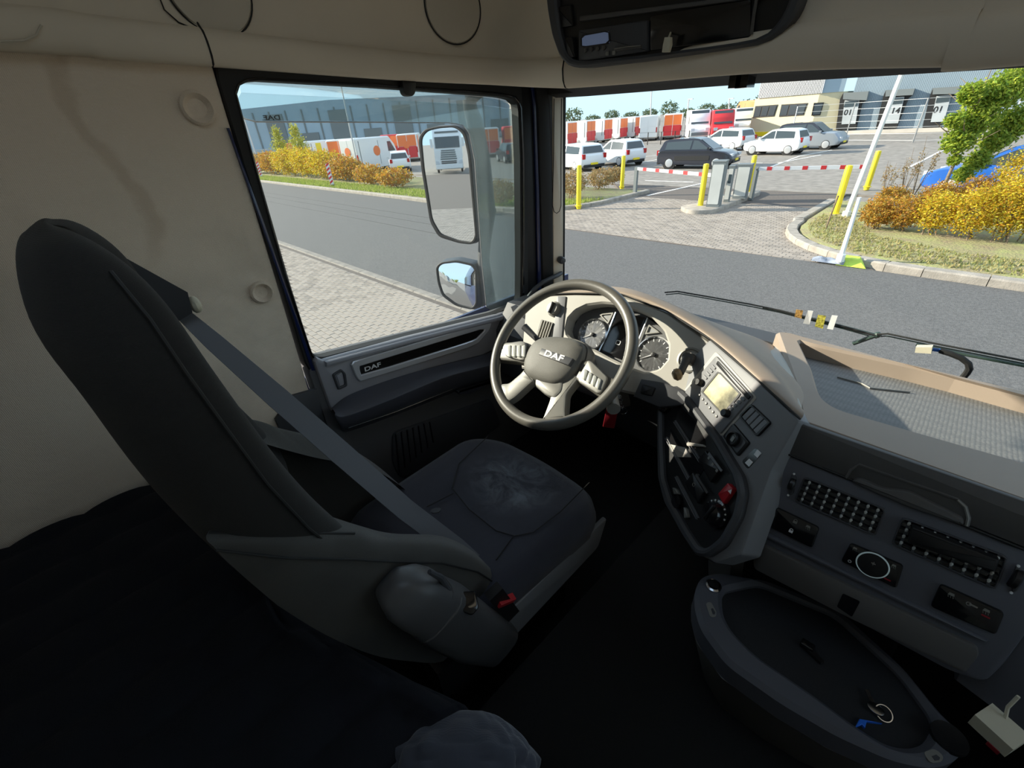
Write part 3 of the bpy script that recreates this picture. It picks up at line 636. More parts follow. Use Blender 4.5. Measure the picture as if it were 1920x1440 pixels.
spots = [((1636, 428), 366, .42, 'leaf_o'), ((1685, 432), 360, .48, 'leaf_o'), ((1742, 440), 350, .50, 'leaf_y'), ((1805, 448), 338, .52, 'leaf_y'), ((1868, 452), 312, .55, 'leaf_y'), ((1930, 456), 275, .60, 'leaf_y'), ((1665, 398), 345, .48, 'leaf_o'), ((1750, 402), 335, .55, 'leaf_o'), ((1880, 408), 262, .70, 'leaf_y'), ((1812, 405), 322, .5, 'leaf_o')]
names.append('orange bush at the back of the hedge just right of the tree trunk')
for i, ((bx, by, ), ty, r_, mt_) in enumerate(spots):
    p = onZ(bx, by, .1); h_ = hz0(p, bx+8, ty)-.1
    bush(p.x, p.y, .1, r_, .5, h_*.53, int(3200*max(1, h_/1.0)), .06, mt_, names[i], RH, 40+i)
# left hedge seen through the side window
LH = 'autumn bushes along the left verge'
xs = [(488, 325), (515, 327), (545, 330), (580, 333), (615, 336), (650, 339), (695, 346), (742, 352)]
hs_ = [1.9, 2.1, 2.3, 2.3, 2.1, 1.7, 1.25, 1.15]
nm2 = ['small brown bush by the leftmost striped marker', 'brown-yellow bush second from the left marker', 'golden bush below the left young tree', 'tall golden bush below the right young tree', 'golden bush beside the middle striped marker', 'orange bush right of the middle striped marker', 'low orange bush left of the big mirror', 'low orange bush partly behind the big mirror']
for i, (px_, py_) in enumerate(xs):
    p = onZ(px_, py_, .1); bush(p.x, p.y, .1, 3.0 if i < 6 else 1.5, 1.2, hs_[i]*.52, 4200 if i < 6 else 1500, .17, ['leaf_b', 'leaf_o', 'leaf_y', 'leaf_y', 'leaf_y', 'leaf_o', 'leaf_o', 'leaf_o'][i], nm2[i], LH, 60+i)
for i, (px_, py_, r_, h_, nm) in enumerate(((1075, 372, .75, 1.0, 'brown bush beside the pillar behind the yellow bollard'), (1125, 355, .8, .8, 'thin brown bush between the two left bollards'), (940, 385, .9, .9, 'thin bush seen through the front strip of the side window'), (1150, 346, .6, .7, 'small brown bush nearest the barrier post'))):
    p = B(px_, py_); bush(p.x, p.y, .1, r_, .6, h_*.6, 1500, .09, 'leaf_b', nm, LH, 80+i)
def tree(name, x, y, z, h, tr, crown, mt, label, seed, s=.12, group=None, trunk_r=.05):
    rg = random.Random(seed); t = thing(name, label, 'tree', (x, y, z), 0, group)
    MB().tube([(x, y, z-.05), (x+.03, y, z+h*.3), (x-.02, y+.02, z+h*.6), (x, y, z+h*.95)], [trunk_r, trunk_r*.8, trunk_r*.5, trunk_r*.15], 8).build('trunk', M['bark'], t)
    br = MB()
    for k in range(10):
        z0 = z+h*rg.uniform(.35, .8); a = rg.uniform(0, 6.28); l = tr*rg.uniform(.5, .95)
        br.tube([(x, y, z0), (x+math.cos(a)*l*.6, y+math.sin(a)*l*.6, z0+.2*l), (x+math.cos(a)*l, y+math.sin(a)*l, z0+.5*l)], [trunk_r*.35, trunk_r*.25, .004], 5)
    bo_ = br.build('branches', M['bark'], t); bo_['kind'] = 'stuff'
    mb = MB()
    for (dx, dy, dz, rx, ry, rz, n) in crown: foliage(mb, (x+dx, y+dy, z+dz), rx, ry, rz, n, s, rg, .35)
    mb.build('foliage', M[mt], t, 0, False); return t
tb = onZ(1757, 378, .1)
vh = Vector((-math.sin(YAW), math.cos(YAW), 0)); dt = (tb-CAM).dot(vh)
def tp(x, y): d = ray(x, y); p = CAM+d*(dt/d.dot(vh)); return p-tb
crown = [(*tp(x, y), r_, r_*.9, r_*.95, int(2300*r_/.5*r_/.5)) for x, y, r_ in ((1800, 262, .46), (1808, 326, .30), (1835, 300, .36), (1836, 222, .55), (1872, 175, .6), (1905, 230, .55), (1822, 175, .36), (1920, 150, .6), (1790, 300, .2), (1868, 262, .42), (1790, 225, .26))]
tree('young_tree', tb.x, tb.y, .1, 3.4, .8, crown, 'leaf_g', 'young green-yellow tree leaning over the right hedge', 91, .11, None, .05)
for i, (px_, py_, h_, lab) in enumerate(((533, 300, 3.6, 'left of two slim young trees above the left hedge'), (567, 300, 3.7, 'right of two slim young trees above the left hedge'))):
    p = onZ(px_+6, 322, .1)
    tree('slim_tree', p.x, p.y, .1, h_, .5, [(0, 0, h_*.62, 1.0, 1.0, 1.1, 700), (0, 0, h_*.9, .6, .6, .8, 300)], 'leaf_gy', lab, 95+i, .2, 'two slim young trees in the left verge', .04)
for i, (px_, h_) in enumerate(((1690, .9), (1710, 1.1), (1655, .7))):
    p = onZ(px_, 372, .1)
    t = thing('dry_shrub', ('taller dry reddish twig shrub near the leaning pole', 'tallest dry reddish twig shrub before the blue car', 'short dry reddish twig shrub by the right bollards')[i], 'shrub', (p.x, p.y, .1), 0, 'dry twig shrubs in the right hedge'); rg = random.Random(120+i); mb = MB(); ml = MB()
    for k in range(7):
        a = rg.uniform(0, 6.28); q = Vector((p.x+math.cos(a)*.25*h_, p.y+math.sin(a)*.25*h_, .1+h_*rg.uniform(1.0, 1.6)))
        mb.tube([(p.x, p.y, .08), q], [.010, .003], 5); foliage(ml, q*.7+p*.3, .10, .10, .28, 26, .06, rg)
    tw_ = mb.build('twigs', M['bark'], t); tw_['kind'] = 'stuff'; ml.build('foliage', M['leaf_b'], t, 0, False)
# far treeline
TL = 'far trees along the horizon'
for i in range(11):
    px_ = 1075+i*35; d = ray(px_, 262-.074*(px_-1060)*.9); hd = Vector((d.x, d.y, 0)).normalized(); p = Vector((CAM.x, CAM.y, 0))+hd*(150+(i*37 % 40))
    rg = random.Random(200+i); hh = rg.uniform(3.4, 5.2) if i % 5 else 6.0; t = thing('distant_tree', 'hazy dark tree on the far horizon beyond the vans', 'tree', (p.x, p.y, -.09), 0, TL); mb = MB()
    foliage(mb, (p.x, p.y, hh*.55), 3.6, 3.2, hh*.45, 420, .7, rg, .6); mb.build('foliage', M['leaf_far'], t, 0, False)
    MB().tube([(p.x, p.y, -.1), (p.x, p.y, hh*.5)], .2, 6).build('trunk', M['bark'], t)
# ================================================================== OUTSIDE: BUILDINGS AND FENCES
def hz(base, x, y):     # height at which the vertical through base is seen at pixel (x, y)
    d = ray(x, y); h = Vector((base.x-CAM.x, base.y-CAM.y)); t = h.dot(Vector((d.x, d.y)))/Vector((d.x, d.y)).length_squared
    return (CAM + d*t).z
def vplane(a, b):
    u = Vector((b.x-a.x, b.y-a.y, 0)).normalized(); n = Vector((u.y, -u.x, 0)); return Pl((a.x, a.y, 0), n, u)
M['cream_wall'] = mat('cream_cladding', (.62, .55, .36), .8, var=(.6, .06))
M['bluewall'] = mat('blue_grey_cladding', (.33, .42, .48), .7, var=(.3, .06))
M['greywall'] = mat('shade_toned_cladding', (.25, .32, .37), .7, var=(.3, .05))  # darker, bluer tone puts the wall's shade into its colour
M['darkrib'] = mat('dark_ribbed_metal', (.17, .19, .19), .6)
M['winglass'] = mat('dark_window', (.05, .07, .08), .1, spec=.8)
M['doorgrey'] = mat('dock_door', (.42, .45, .46), .7, var=(1, .1))
M['concrete'] = mat('pale_concrete', (.55, .50, .43), .85, var=(1, .1))
M['steel'] = mat('galvanised_steel', (.52, .53, .53), .5, metal=.3)
M['yellow'] = mat('bollard_yellow', (.85, .66, .02), .45, var=(3, .06))
M['cab_grey'] = mat('cabinet_grey', (.52, .53, .50), .6, var=(2, .06))
M['wpaint'] = mat('white_paint', (.80, .80, .78), .35, coat=.3)
M['spaint'] = mat('silver_car_paint', (.50, .52, .54), .3, metal=.4, coat=.4)
M['gpaint'] = mat('grey_car_paint', (.30, .33, .36), .3, metal=.4, coat=.4)
M['kpaint'] = mat('dark_car_paint', (.018, .020, .030), .25, coat=.5)
M['bpaint'] = mat('bright_blue_paint', (.02, .12, .48), .3, coat=.4)
M['orange'] = mat('orange_livery', (.85, .20, .05), .45)
M['redp'] = mat('red_livery', (.62, .03, .035), .45)
M['tyre'] = mat('tyre', (.015, .015, .015), .85)
M['alloy'] = mat('wheel_cover', (.55, .56, .57), .35, metal=.5)
M['lamp_red'] = mat('tail_lamp', (.45, .01, .01), .2)
M['lamp_clear'] = mat('head_lamp', (.62, .65, .68), .15)
M['cglass'] = mat('car_glass', (.045, .06, .065), .08, spec=.8)
# left far warehouse
A, Bq = onZ(452, 291), onZ(985, 252); A.z = Bq.z = 0
WH = vplane(A, Bq); Lw = (Bq-A).length; Hw = hz(A, 470, 198)
bld = thing('warehouse', 'long blue-grey warehouse with dark dock doors far behind the left hedge', 'building', (A.x, A.y, 0))
MB().slab(WH, [(-4, -.2), (Lw, -.2), (Lw, Hw*.86), (Lw*.35, Hw*.98), (4, Hw*.93), (-4, Hw*.75)], -18, 0).build('wall', M['bluewall'], bld)
for k in range(18):
    a = 2+k*Lw/18; MB().slab(WH, [(a, 0), (a+.35, 0), (a+.35, Hw*.84), (a, Hw*.84)], 0, .15).build('wall_joint', M['darkrib'], bld, 0)
for k in range(9):
    a = 9+k*Lw/9.2; MB().slab(WH, [(a, 0), (a+4.4, 0), (a+4.4, Hw*(.36 if k % 2 else .78)), (a, Hw*(.36 if k % 2 else .78))], 0, .3).build('dock_door', M['darkrib'], bld, 0)
MB().slab(WH, [(0, 0), (Lw, 0), (Lw, Hw*.1), (0, Hw*.1)], 0, .5).build('plinth', M['doorgrey'], bld, 0)
# office block
A = onZ(1403, 255); Bq = onY(1517, 255, A.y-1.6); Cq = onY(1566, 255, A.y-1.0); Bq.z = Cq.z = 0
OF = vplane(A, Bq); OS = vplane(Bq, Cq); Lo = (Bq-A).length; Ls = (Cq-Bq).length
h1 = hz(Bq, 1512, 177); h2 = h1+2.4
off = thing('office_building', 'cream office building with grey ribbed upper storey beyond the car park', 'building', (A.x, A.y, 0))
back = [(0, 0), (Lo, 0)]
MB().add([Vector((A.x, A.y, -.1)), Vector((Bq.x, Bq.y, -.1)), Vector((Cq.x, Cq.y, -.1)), Vector((Cq.x-.3, Cq.y+14, -.1)), Vector((A.x, A.y+14, -.1)), Vector((A.x, A.y, h1)), Vector((Bq.x, Bq.y, h1)), Vector((Cq.x, Cq.y, h1)), Vector((Cq.x-.3, Cq.y+14, h1)), Vector((A.x, A.y+14, h1))], [(0, 1, 6, 5), (1, 2, 7, 6), (2, 3, 8, 7), (3, 4, 9, 8), (4, 0, 5, 9), (5, 6, 7, 8, 9)]).build('ground_floor', M['cream_wall'], off, 0)
MB().slab(OF, [(.4, h1), (Lo, h1), (Lo, h2), (.4, h2)], -1.5, .05).build('upper_storey', M['darkrib'], off, 0)
MB().slab(OS, [(0, h1), (Ls-.3, h1), (Ls-.3, h2), (0, h2)], -1.5, .05).build('upper_side', M['bluewall'], off, 0)
ribs = MB()
for k in range(44):
    a = .4+k*Lo/44.5; ribs.slab(OF, [(a, h1), (a+Lo/100, h1), (a+Lo/100, h2), (a, h2)], .04, .14)
o = ribs.build('cladding_ribs', M['steel'], off, 0); o['kind'] = 'stuff'
for q in ([(1417, 199), (1459, 196), (1452, 218), (1412, 221)], [(1466, 196), (1515, 193), (1507, 216), (1461, 219)]):
    f_ = MB().slab(OF, OF.poly(q), -.05, .06).build('window', M['rubber'], off, 0)
    (xa, ya), (xb, yb), (xc, yc), (xd, yd) = q
    for k in range(3):
        t0, t1_ = k/3+.03, (k+1)/3-.03
        L2 = lambda p, q_, t: (p[0]+(q_[0]-p[0])*t, p[1]+(q_[1]-p[1])*t)
        tl, tr, br, bl = L2(q[0], q[1], t0), L2(q[0], q[1], t1_), L2(q[3], q[2], t1_), L2(q[3], q[2], t0)
        MB().slab(OF, OF.poly([L2(tl, bl, .1), L2(tr, br, .1), L2(tr, br, .9), L2(tl, bl, .9)]), .06, .09).build('pane', M['winglass'], f_, 0)
f_ = MB().slab(OS, OS.poly([(1526, 193), (1545, 192), (1538, 216), (1521, 217)]), -.05, .06).build('window', M['rubber'], off, 0)
MB().slab(OS, OS.poly([(1528, 195), (1543, 194), (1537, 214), (1524, 215)]), .06, .09).build('pane', M['winglass'], f_, 0)
MB().slab(OF, [(0, -.05), (Lo, -.05), (Lo, .35), (0, .35)], 0, .12).build('yellow_plinth', M['yellow'], off, 0)
# grey warehouse with three docks
A = Vector((Cq.x+.45, Cq.y+.1, 0)); Bq = onZ(1960, 238.5)
GW = vplane(A, Bq); Lg = (Bq-A).length; Hg = h2+2.5
gwh = thing('dock_warehouse', 'pale grey ribbed warehouse with numbered loading docks at right', 'building', (A.x, A.y, 0))
MB().slab(GW, [(0, -.2), (Lg, -.2), (Lg, Hg), (0, Hg)], -16, 0).build('wall', M['greywall'], gwh, 0)
ribs = MB()
for k in range(110):
    a = k*Lg/110; ribs.slab(GW, [(a, 0), (a+.1, 0), (a+.1, Hg), (a, Hg)], 0, .07)
o = ribs.build('cladding_ribs', M['greywall'], gwh, 0); o['kind'] = 'stuff'
for (q, door_q, s, sc_) in (([(1583, 174), (1630, 171), (1626, 188), (1618, 192), (1606, 242), (1569, 243), (1577, 186)], [(1584, 188), (1612, 186), (1604, 232), (1578, 233)], '01', (1590, 211)),
                       ([(1662, 169), (1716, 166), (1712, 178), (1704, 184), (1682, 240), (1643, 241), (1657, 182)], [(1668, 183), (1696, 181), (1684, 231), (1656, 232)], '14', (1679, 208)),
                       ([(1750, 165), (1800, 162), (1796, 176), (1782, 184), (1764, 238), (1730, 239), (1745, 178)], [(1756, 180), (1784, 177), (1770, 228), (1745, 229)], '01', (1759, 206))):
    d_ = MB().slab(GW, GW.poly(q), 0, .45).build('dock_shelter', M['rubber'], gwh, 0)
    MB().slab(GW, GW.poly([q[0], q[1], q[2], (q[0][0]-1, q[0][1]+12)], .46), .45, .8).build('canopy', M['darkrib'], d_, 0)
    dr = MB().slab(GW, GW.poly(door_q, .46), .45, .52).build('dock_door', M['doorgrey'], gwh, 0)
    (x0, y0), (x1, y1), (x2, y2), (x3, y3) = door_q
    MB().slab(GW, GW.poly([(x0+1, y0+3), (x1-2, y1+3), (x1-5, y1+13), (x0-2, y0+13)], .52), .52, .56).build('door_window', M['winglass'], dr, 0)
    a, b = GW.at(*sc_, .53); text('dock_number', s, GW, a, b, .62, M['rubber'], dr, 0, .002, 1.0, .02, .53)
MB().slab(GW, [(0, -.1), (Lg, -.1), (Lg, .25), (0, .25)], 0, 1.2).build('dock_plinth', M['concrete'], gwh, 0)
# fences
def fence(name, pts, h, label, n_w, every, mt='steel', lean=0):
    t = thing(name, label, 'fence', pts[0])
    for a, b in zip(pts, pts[1:]):
        n = max(1, round((b-a).length/every))
        for k in range(n+1):
            p = a+(b-a)*k/n; MB().tube([p-Vector((0, 0, .1)), p+Vector((0, 0, h))], .045, 6).build('post', M[mt], t)
        for k in range(n_w):
            z = .12+(h-.15)*k/(n_w-1); MB().bar(a+Vector((0, 0, z)), b+Vector((0, 0, z)), .02, .02).build('wire', M[mt], t, 0)
    return t
fence('wire_fence', [onZ(1480, 268), onZ(1583, 266), onZ(1711, 267), onZ(1880, 264)], 2.5, 'wire fence in front of the loading docks', 7, 6)
fence('mesh_fence', [onZ(462, 318), onZ(560, 314)], 2.0, 'pale mesh fence behind the left end of the hedge', 8, 2.4)
fence('low_fence', [onZ(1190, 272), onZ(1290, 269)], 1.1, 'low dark fence behind the dark hatchback', 3, 1.5, 'rubber')
# lamp posts and poles
def pole(base, tx, ty, r, label, head=None, mt='steel', name='lamp_post', top_extra=0.0):
    d = ray(tx, ty); t = (base.y-CAM.y)/d.y if abs(d.y) > .35 else None
    if t is None: hh = hz(base, tx, ty); tp = Vector((base.x, base.y, hh))
    else: tp = CAM + d*t
    tp = tp + (tp-base).normalized()*top_extra
    th = thing(name, label, 'pole', base); MB().tube([base-Vector((0, 0, .05)), base+(tp-base)*.5, tp], [r, r*.85, r*.7], 10).build('shaft', M[mt], th)
    MB().tube([base-Vector((0, 0, .02)), base+Vector((0, 0, .12))], r*1.6, 10).build('base', M[mt], th)
    if head: MB().box(tp+Vector(head), (.6, .22, .1)).build('lamp_head', M[mt], th)
    return th
pole(onZ(1586, 405, .1), 1690, 140, .062, 'tall white leaning flagpole behind the right hedge', None, 'wpaint', 'flagpole', 2.0)
pole(onZ(1575, 488, .1), 1612, 370, .045, 'short white post on the kerb at the entrance corner', None, 'wpaint', 'marker_post')
pole(onZ(676, 338, .1), 643, 178, .05, 'thin lamp post above the vans in the side window', None, 'steel', 'lamp_post', 3)
pole(onZ(487, 312, -.02), 463, 218, .09, 'short pale pole at the rear edge of the side window', None, 'steel')
for i, (bx, by, tx, ty, lab) in enumerate(((1218, 258, 1222, 168, 'distant lamp post over the white van'), (1284, 256, 1292, 186, 'distant lamp post left of the white panel van front'), (1362, 250, 1368, 185, 'distant lamp post by the red van'))):
    pole(onZ(bx, by), tx, ty, .09, lab, (.2, 0, 0), 'steel')
st_ = thing('wooden_stake', 'thin wooden stake left of the right hand yellow bollard', 'stake', onZ(1548, 428, .1)); b0 = onZ(1548, 428, .1); MB().tube([b0-Vector((0, 0, .1)), b0+Vector((.06, 0, .75))], .022, 6).build('stake_shaft', M['bark'], st_)
MB().sphere(b0+Vector((.06, 0, .75)), .022, .022, .012, 8, 5).build('stake_top', M['bark'], st_)
# ================================================================== BOLLARDS, ISLAND, BARRIERS
BG = 'yellow bollards round the entrance'
for (x, y, h, lab) in ((1085, 386, 1.40, 'yellow bollard beside the windscreen pillar in the left verge'), (1166, 350, 1.30, 'yellow bollard behind the left verge next to the barrier post'), (1313, 386, 1.32, 'yellow bollard at the near end of the barrier island'), (1402, 360, 1.28, 'yellow bollard at the far end of the barrier island'), (1566, 400, 1.28, 'yellow bollard left of the white flagpole'), (1626, 350, 1.20, 'yellow bollard right of the white flagpole behind the hedge')):
    p = onZ(x, y, .1); t = thing('bollard', lab, 'bollard', p, 0, BG)
    MB().lathe(GZ, p.x, p.y, [(.085, p.z-.1), (.085, h-.02), (.075, h+.02), (.001, h+.035)], 16).build('bollard_tube', M['yellow'], t)
    MB().lathe(GZ, p.x, p.y, [(.12, p.z-.01), (.12, p.z+.015), (.09, p.z+.025)], 16).build('foot_plate', M['yellow'], t)
isl = struct(MB().slab(GZ, rpoly(GZ.poly([(1272, 393), (1292, 402), (1338, 401), (1428, 364), (1414, 358), (1380, 362), (1312, 386)]), .3, 5), -.09, .12, .03).build('traffic_island', M['kerb']), 'kerbed island carrying the barrier cabinets')
def cabinet(x, y, w_, d_, h, ang, mt, lab, screen=False):
    p = onZ(x, y, .12); t = thing('barrier_cabinet', lab, 'cabinet', p, R(ang), 'cabinets on the barrier island')
    L = Pl((0, 0, 0), (0, -1, 0), (1, 0, 0))
    MB().box((0, 0, h/2), (w_, d_, h)).build('housing', M[mt], t, 0, local=True)
    MB().slab(Pl((0, -d_/2, 0), (0, -1, 0)), rrect(-w_*.42, .08, w_*.42, h*.95, .03), 0, .012, .004).build('front_panel', M['cab_grey'], t, 20, local=True)
    MB().box((0, 0, h+.02), (w_*1.06, d_*1.06, .04)).build('lid', M['darkrib'], t, 0, local=True)
    if screen: MB().slab(Pl((0, -d_/2-.012, 0), (0, -1, 0)), rrect(-w_*.3, h*.55, w_*.3, h*.8, .02), 0, .01).build('display', M['winglass'], t, 0, local=True)
cabinet(1338, 386, .38, .42, 1.28, 12, 'darkrib', 'tall pale grey cabinet next to the near bollard on the island')
cabinet(1362, 378, .16, .22, 1.05, 12, 'darkrib', 'slim dark reader post between the two island cabinets', True)
cabinet(1387, 371, .42, .40, 1.02, 12, 'darkrib', 'dark grey barrier cabinet next to the far bollard')
def barrier(p0, p1, z, lab, post_px, piv):
    a, b = Vector(p0), Vector(p1); t = thing('barrier', lab, 'barrier', (piv[0], piv[1], 0), 0, 'red and white entrance barriers')
    MB().bar(a, b, .06, .10).build('boom', M['white'], t, 0)
    n = 12
    for k in range(n):
        if k % 2: 
            c0, c1 = a+(b-a)*((k+.15)/n), a+(b-a)*((k+.75)/n); MB().bar(c0, c1, .066, .106).build('red_band', M['redp'], t, 0)
    pb = Vector((piv[0], piv[1], 0)); MB().box(pb+Vector((0, 0, z/2+.03)), (.12, .12, z+.06)).build('support_post', M['darkrib'], t, 0)
pb = onZ(1190, 366); za = hz(pb, 1195, 316); e2 = onZ(1352, 383, .12); e2z = za
barrier((pb.x, pb.y, za), (e2.x, pb.y-.3+(e2.y-pb.y)*.9, za), za, 'left red and white barrier boom across the entry lane', None, (pb.x, pb.y))
pc = onZ(1409, 368, .12); pd = onZ(1592, 372, 0)
barrier((pc.x, pc.y, .98), (pd.x+.3, pc.y+1.0, .98), .98, 'right red and white barrier boom across the exit lane', None, (pc.x, pc.y))
# striped marker boards
for i, (x, y, h, lab) in enumerate(((491, 333, 1.2, 'leftmost red and white striped marker board in the grass'), (624, 350, 1.3, 'middle red and white striped marker board in the grass'), (918, 398, 1.3, 'red and white striped marker board seen right of the big mirror'))):
    p = onZ(x, y, .06); t = thing('marker_board', lab, 'marker', p, 0, 'striped road marker boards'); pl = vplane(p, p+Vector((.83, .56, 0))); pl.o.z = p.z
    wd = .125
    MB().slab(pl, rrect(-wd, .12, wd, h, .03), -.015, .015, .004).build('board', M['white'], t, 20)
    for k in range(5):
        z0 = .16+k*h/5.4; MB().slab(pl, [(-wd+.008, z0), (wd-.008, z0+.14), (wd-.008, z0+.26), (-wd+.008, z0+.12)], .012, .019).build('stripe', M['redp'], t, 0)
    MB().box(p+Vector((0, 0, .05)), (.4, .3, .14)).build('foot', M['rubber'], t, 0)
# things at the foot of the short post
p = onZ(1594, 497, 0); t = thing('kerb_ramp_block', 'lime green wedge lying at the kerb by the short white post', 'block', p)
M['lime'] = mat('lime_plastic', (.45, .60, .06), .6, var=(6, .2)); MB().loft([[p+Vector(q) for q in ((-.22, -.12, 0), (.28, -.12, 0), (.20, .16, 0), (-.2, .16, 0))], [p+Vector(q) for q in ((-.16, -.02, .14), (.12, -.02, .12), (.1, .14, .15), (-.15, .14, .15))]]).build('wedge', M['lime'], t)
p = onZ(1553, 492, 0); t = thing('crumpled_rag', 'crumpled blue-grey rag on the kerb left of the short white post', 'rag', p); rg = random.Random(9)
M['rag'] = mat('rag_cloth', (.25, .28, .34), .9, var=(12, .3)); MB().patch([[p+Vector((-.28+.14*i, -.12+.08*j, .02+rg.uniform(0, .11)*(0 < j < 3))) for i in range(5)] for j in range(4)], 3, 3).build('cloth', M['rag'], t)
# ================================================================== VEHICLES
def wheel(t, x, y, r, side):
    pl = Pl((x, y, r), (0, side, 0))
    q = MB().lathe(pl, 0, 0, [(r*.6, -.18), (r, -.17), (r, -.03), (r*.93, .0), (r*.68, .01)], 20).build('wheel', M['tyre'], t, local=True)
    MB().lathe(pl, 0, 0, [(r*.68, -.02), (r*.68, .012), (r*.55, .022), (r*.2, .012), (.001, .02)], 20).build('wheel_cover', M['alloy'], q, local=True)
def car(name, label, x, y, ang, L=4.1, W=1.74, H=1.47, paint='wpaint', kind='hatch', group='parked cars', roof=None):
    t = thing(name, label, 'car', (x, y, -.02), R(ang), group); h = L/2; bz = .92*H/1.47
    body = [(-h+.05, .32), (-h, .55), (-h+.04, .90), (-h+.18, bz+.03), (h*.38, bz), (h*.80, bz-.10), (h-.06, .66), (h, .45), (h-.08, .28), (h*.78, .2), (-h*.8, .2)]
    if kind == 'suv': body[4:6] = [(h*.35, bz+.04), (h*.82, bz-.02)]
    body = rpoly(body, .10, 3)
    def ext(poly, stations, zt=None): return [[Vector((px_*kx+(1-kx)*0, y_, .52+(pz-.52)*kz)) for px_, pz in poly] for y_, kx, kz in stations]
    MB().loft(ext(body, [(-W/2, .955, .90), (-W/2+.05, .985, .97), (-W/2+.16, 1, 1), (W/2-.16, 1, 1), (W/2-.05, .985, .97), (W/2, .955, .90)])).build('body', M[paint], t, 40, local=True)
    rear = -h+.12 if kind != 'sedan' else -h*.7
    gh = [(rear, bz-.04), (rear+.22, H-.10), (rear+.55, H-.02), (-h*.05, H), (h*.10, H-.05), (h*.52, bz-.04)]
    if kind == 'suv': gh[4:6] = [(h*.12, H-.03), (h*.46, bz)]
    hw = lambda z: (W/2-.05)-(W/2-.05-(W/2-.24))*max(0, (z-bz))/(H-bz)
    g = rpoly(gh, .08, 3)
    MB().loft([[Vector((a, s*hw(z)*k, z)) for a, z in g] for s, k in ((-1, 1), (-1, .9), (1, .9), (1, 1))]).build('cabin', M[roof or paint], t, 40, local=True)
    for s in (-1, 1):
        for (q) in ([(rear+.34, bz+.03), (rear+.40, H-.16), (-h*.08, H-.10), (-h*.10, bz+.03)], [(-h*.06, bz+.03), (-h*.04, H-.10), (h*.08, H-.13), (h*.40, bz+.03)]):
            MB().loft([[Vector((a, s*(hw(z)+d), z)) for a, z in q] for d in (-.02, .008)]).build('side_window', M['cglass'], t, 0, local=True)
    def cross(p0, p1, off, nm, f=.86):
        (x0, z0), (x1, z1) = p0, p1; n = Vector((z1-z0, 0, -(x1-x0))).normalized()*off
        vs = [Vector((x0, -hw(z0)*f, z0)), Vector((x0, hw(z0)*f, z0)), Vector((x1, hw(z1)*f, z1)), Vector((x1, -hw(z1)*f, z1))]
        MB().loft([[v-n*.5 for v in vs], [v+n for v in vs]]).build(nm, M['cglass'], t, 0, local=True)
    cross((h*.48, bz+.02), (h*.13, H-.07), -.02, 'windscreen'); cross((rear+.03, bz+.06), (rear+.20, H-.14), .02, 'rear_window')
    for xw in (-h*.62, h*.62):
        for s in (-1, 1):
            pl = Pl((xw, s*(W/2-.035), .32), (0, s, 0)); MB().lathe(pl, 0, 0, [(.385, -.06), (.38, .02), (.30, .024)], 20).build('wheel_arch', M['rubber'], t, local=True)
            wheel(t, xw, s*(W/2-.005), .31, s)
    for s in (-1, 1):
        MB().box((-h+.05, s*(W/2-.16), .82), (.10, .2, .26)).build('tail_lamp', M['lamp_red'], t, 0, local=True)
        MB().box((h-.12, s*(W/2-.26), .66), (.16, .34, .12)).build('head_lamp', M['lamp_clear'], t, 0, local=True)
        MB().box((h*.40, s*(W/2+.06), bz+.06), (.12, .16, .12)).build('wing_mirror', M[paint], t, 0, local=True)
    for xx in (h-.015, -h+.015): MB().box((xx, 0, .42), (.05, .5, .11)).build('number_plate', M['yellow'], t, 0, local=True)
    MB().box((h-.05, 0, .34), (.1, W*.7, .14)).build('bumper_grille', M['rubber'], t, 0, local=True)
    MB().box((-h+.05, 0, .30), (.1, W*.8, .16)).build('rear_bumper', M['rubber'], t, 0, local=True)
    if kind == 'dark':
        for s in (-1, 1): MB().box((-.05, s*(W/2+.004), .55), (1.9, .03, .22)).build('door_bump_pad', M['rubber'], t, 0, local=True)
    return t
def put(px_, py_): p = onZ(px_, py_, -.02); return p.x, p.y
car('estate_car', 'white estate car seen from behind at the windscreen pillar', *put(1078, 317), 160, 4.5, 1.8, 1.48, 'wpaint', 'hatch')
car('small_hatchback', 'small white hatchback with dark rear window left of the dark car', *put(1158, 309), 163, 3.6, 1.66, 1.50, 'wpaint', 'hatch')
car('dark_crossover', 'dark navy crossover parked facing right behind the left barrier', *put(1306, 314), 6, 4.16, 1.76, 1.50, 'kpaint', 'dark')
car('white_hatchback', 'white hatchback parked behind the dark crossover', *put(1357, 281), 168, 4.0, 1.75, 1.44, 'wpaint', 'hatch')
car('silver_hatchback', 'silver-white hatchback with red tail lamp in front of the office', *put(1451, 289), 176, 3.5, 1.66, 1.45, 'wpaint', 'hatch')
car('grey_suv', 'grey sport utility car parked behind the silver hatchback', *put(1514, 279), -4, 4.2, 1.80, 1.60, 'gpaint', 'suv', roof='kpaint')
car('blue_car', 'bright blue car half hidden behind the yellow hedge', 0.45, 20.3, 168, 4.2, 1.78, 1.46, 'bpaint', 'hatch')
car('white_city_car', 'small white car beside the vans in the side window', *put(752, 320), 150, 3.6, 1.66, 1.48, 'wpaint', 'hatch')
car('black_car', 'dark car right of the big mirror in the side window', *put(958, 303), 150, 4.2, 1.76, 1.46, 'kpaint', 'hatch')
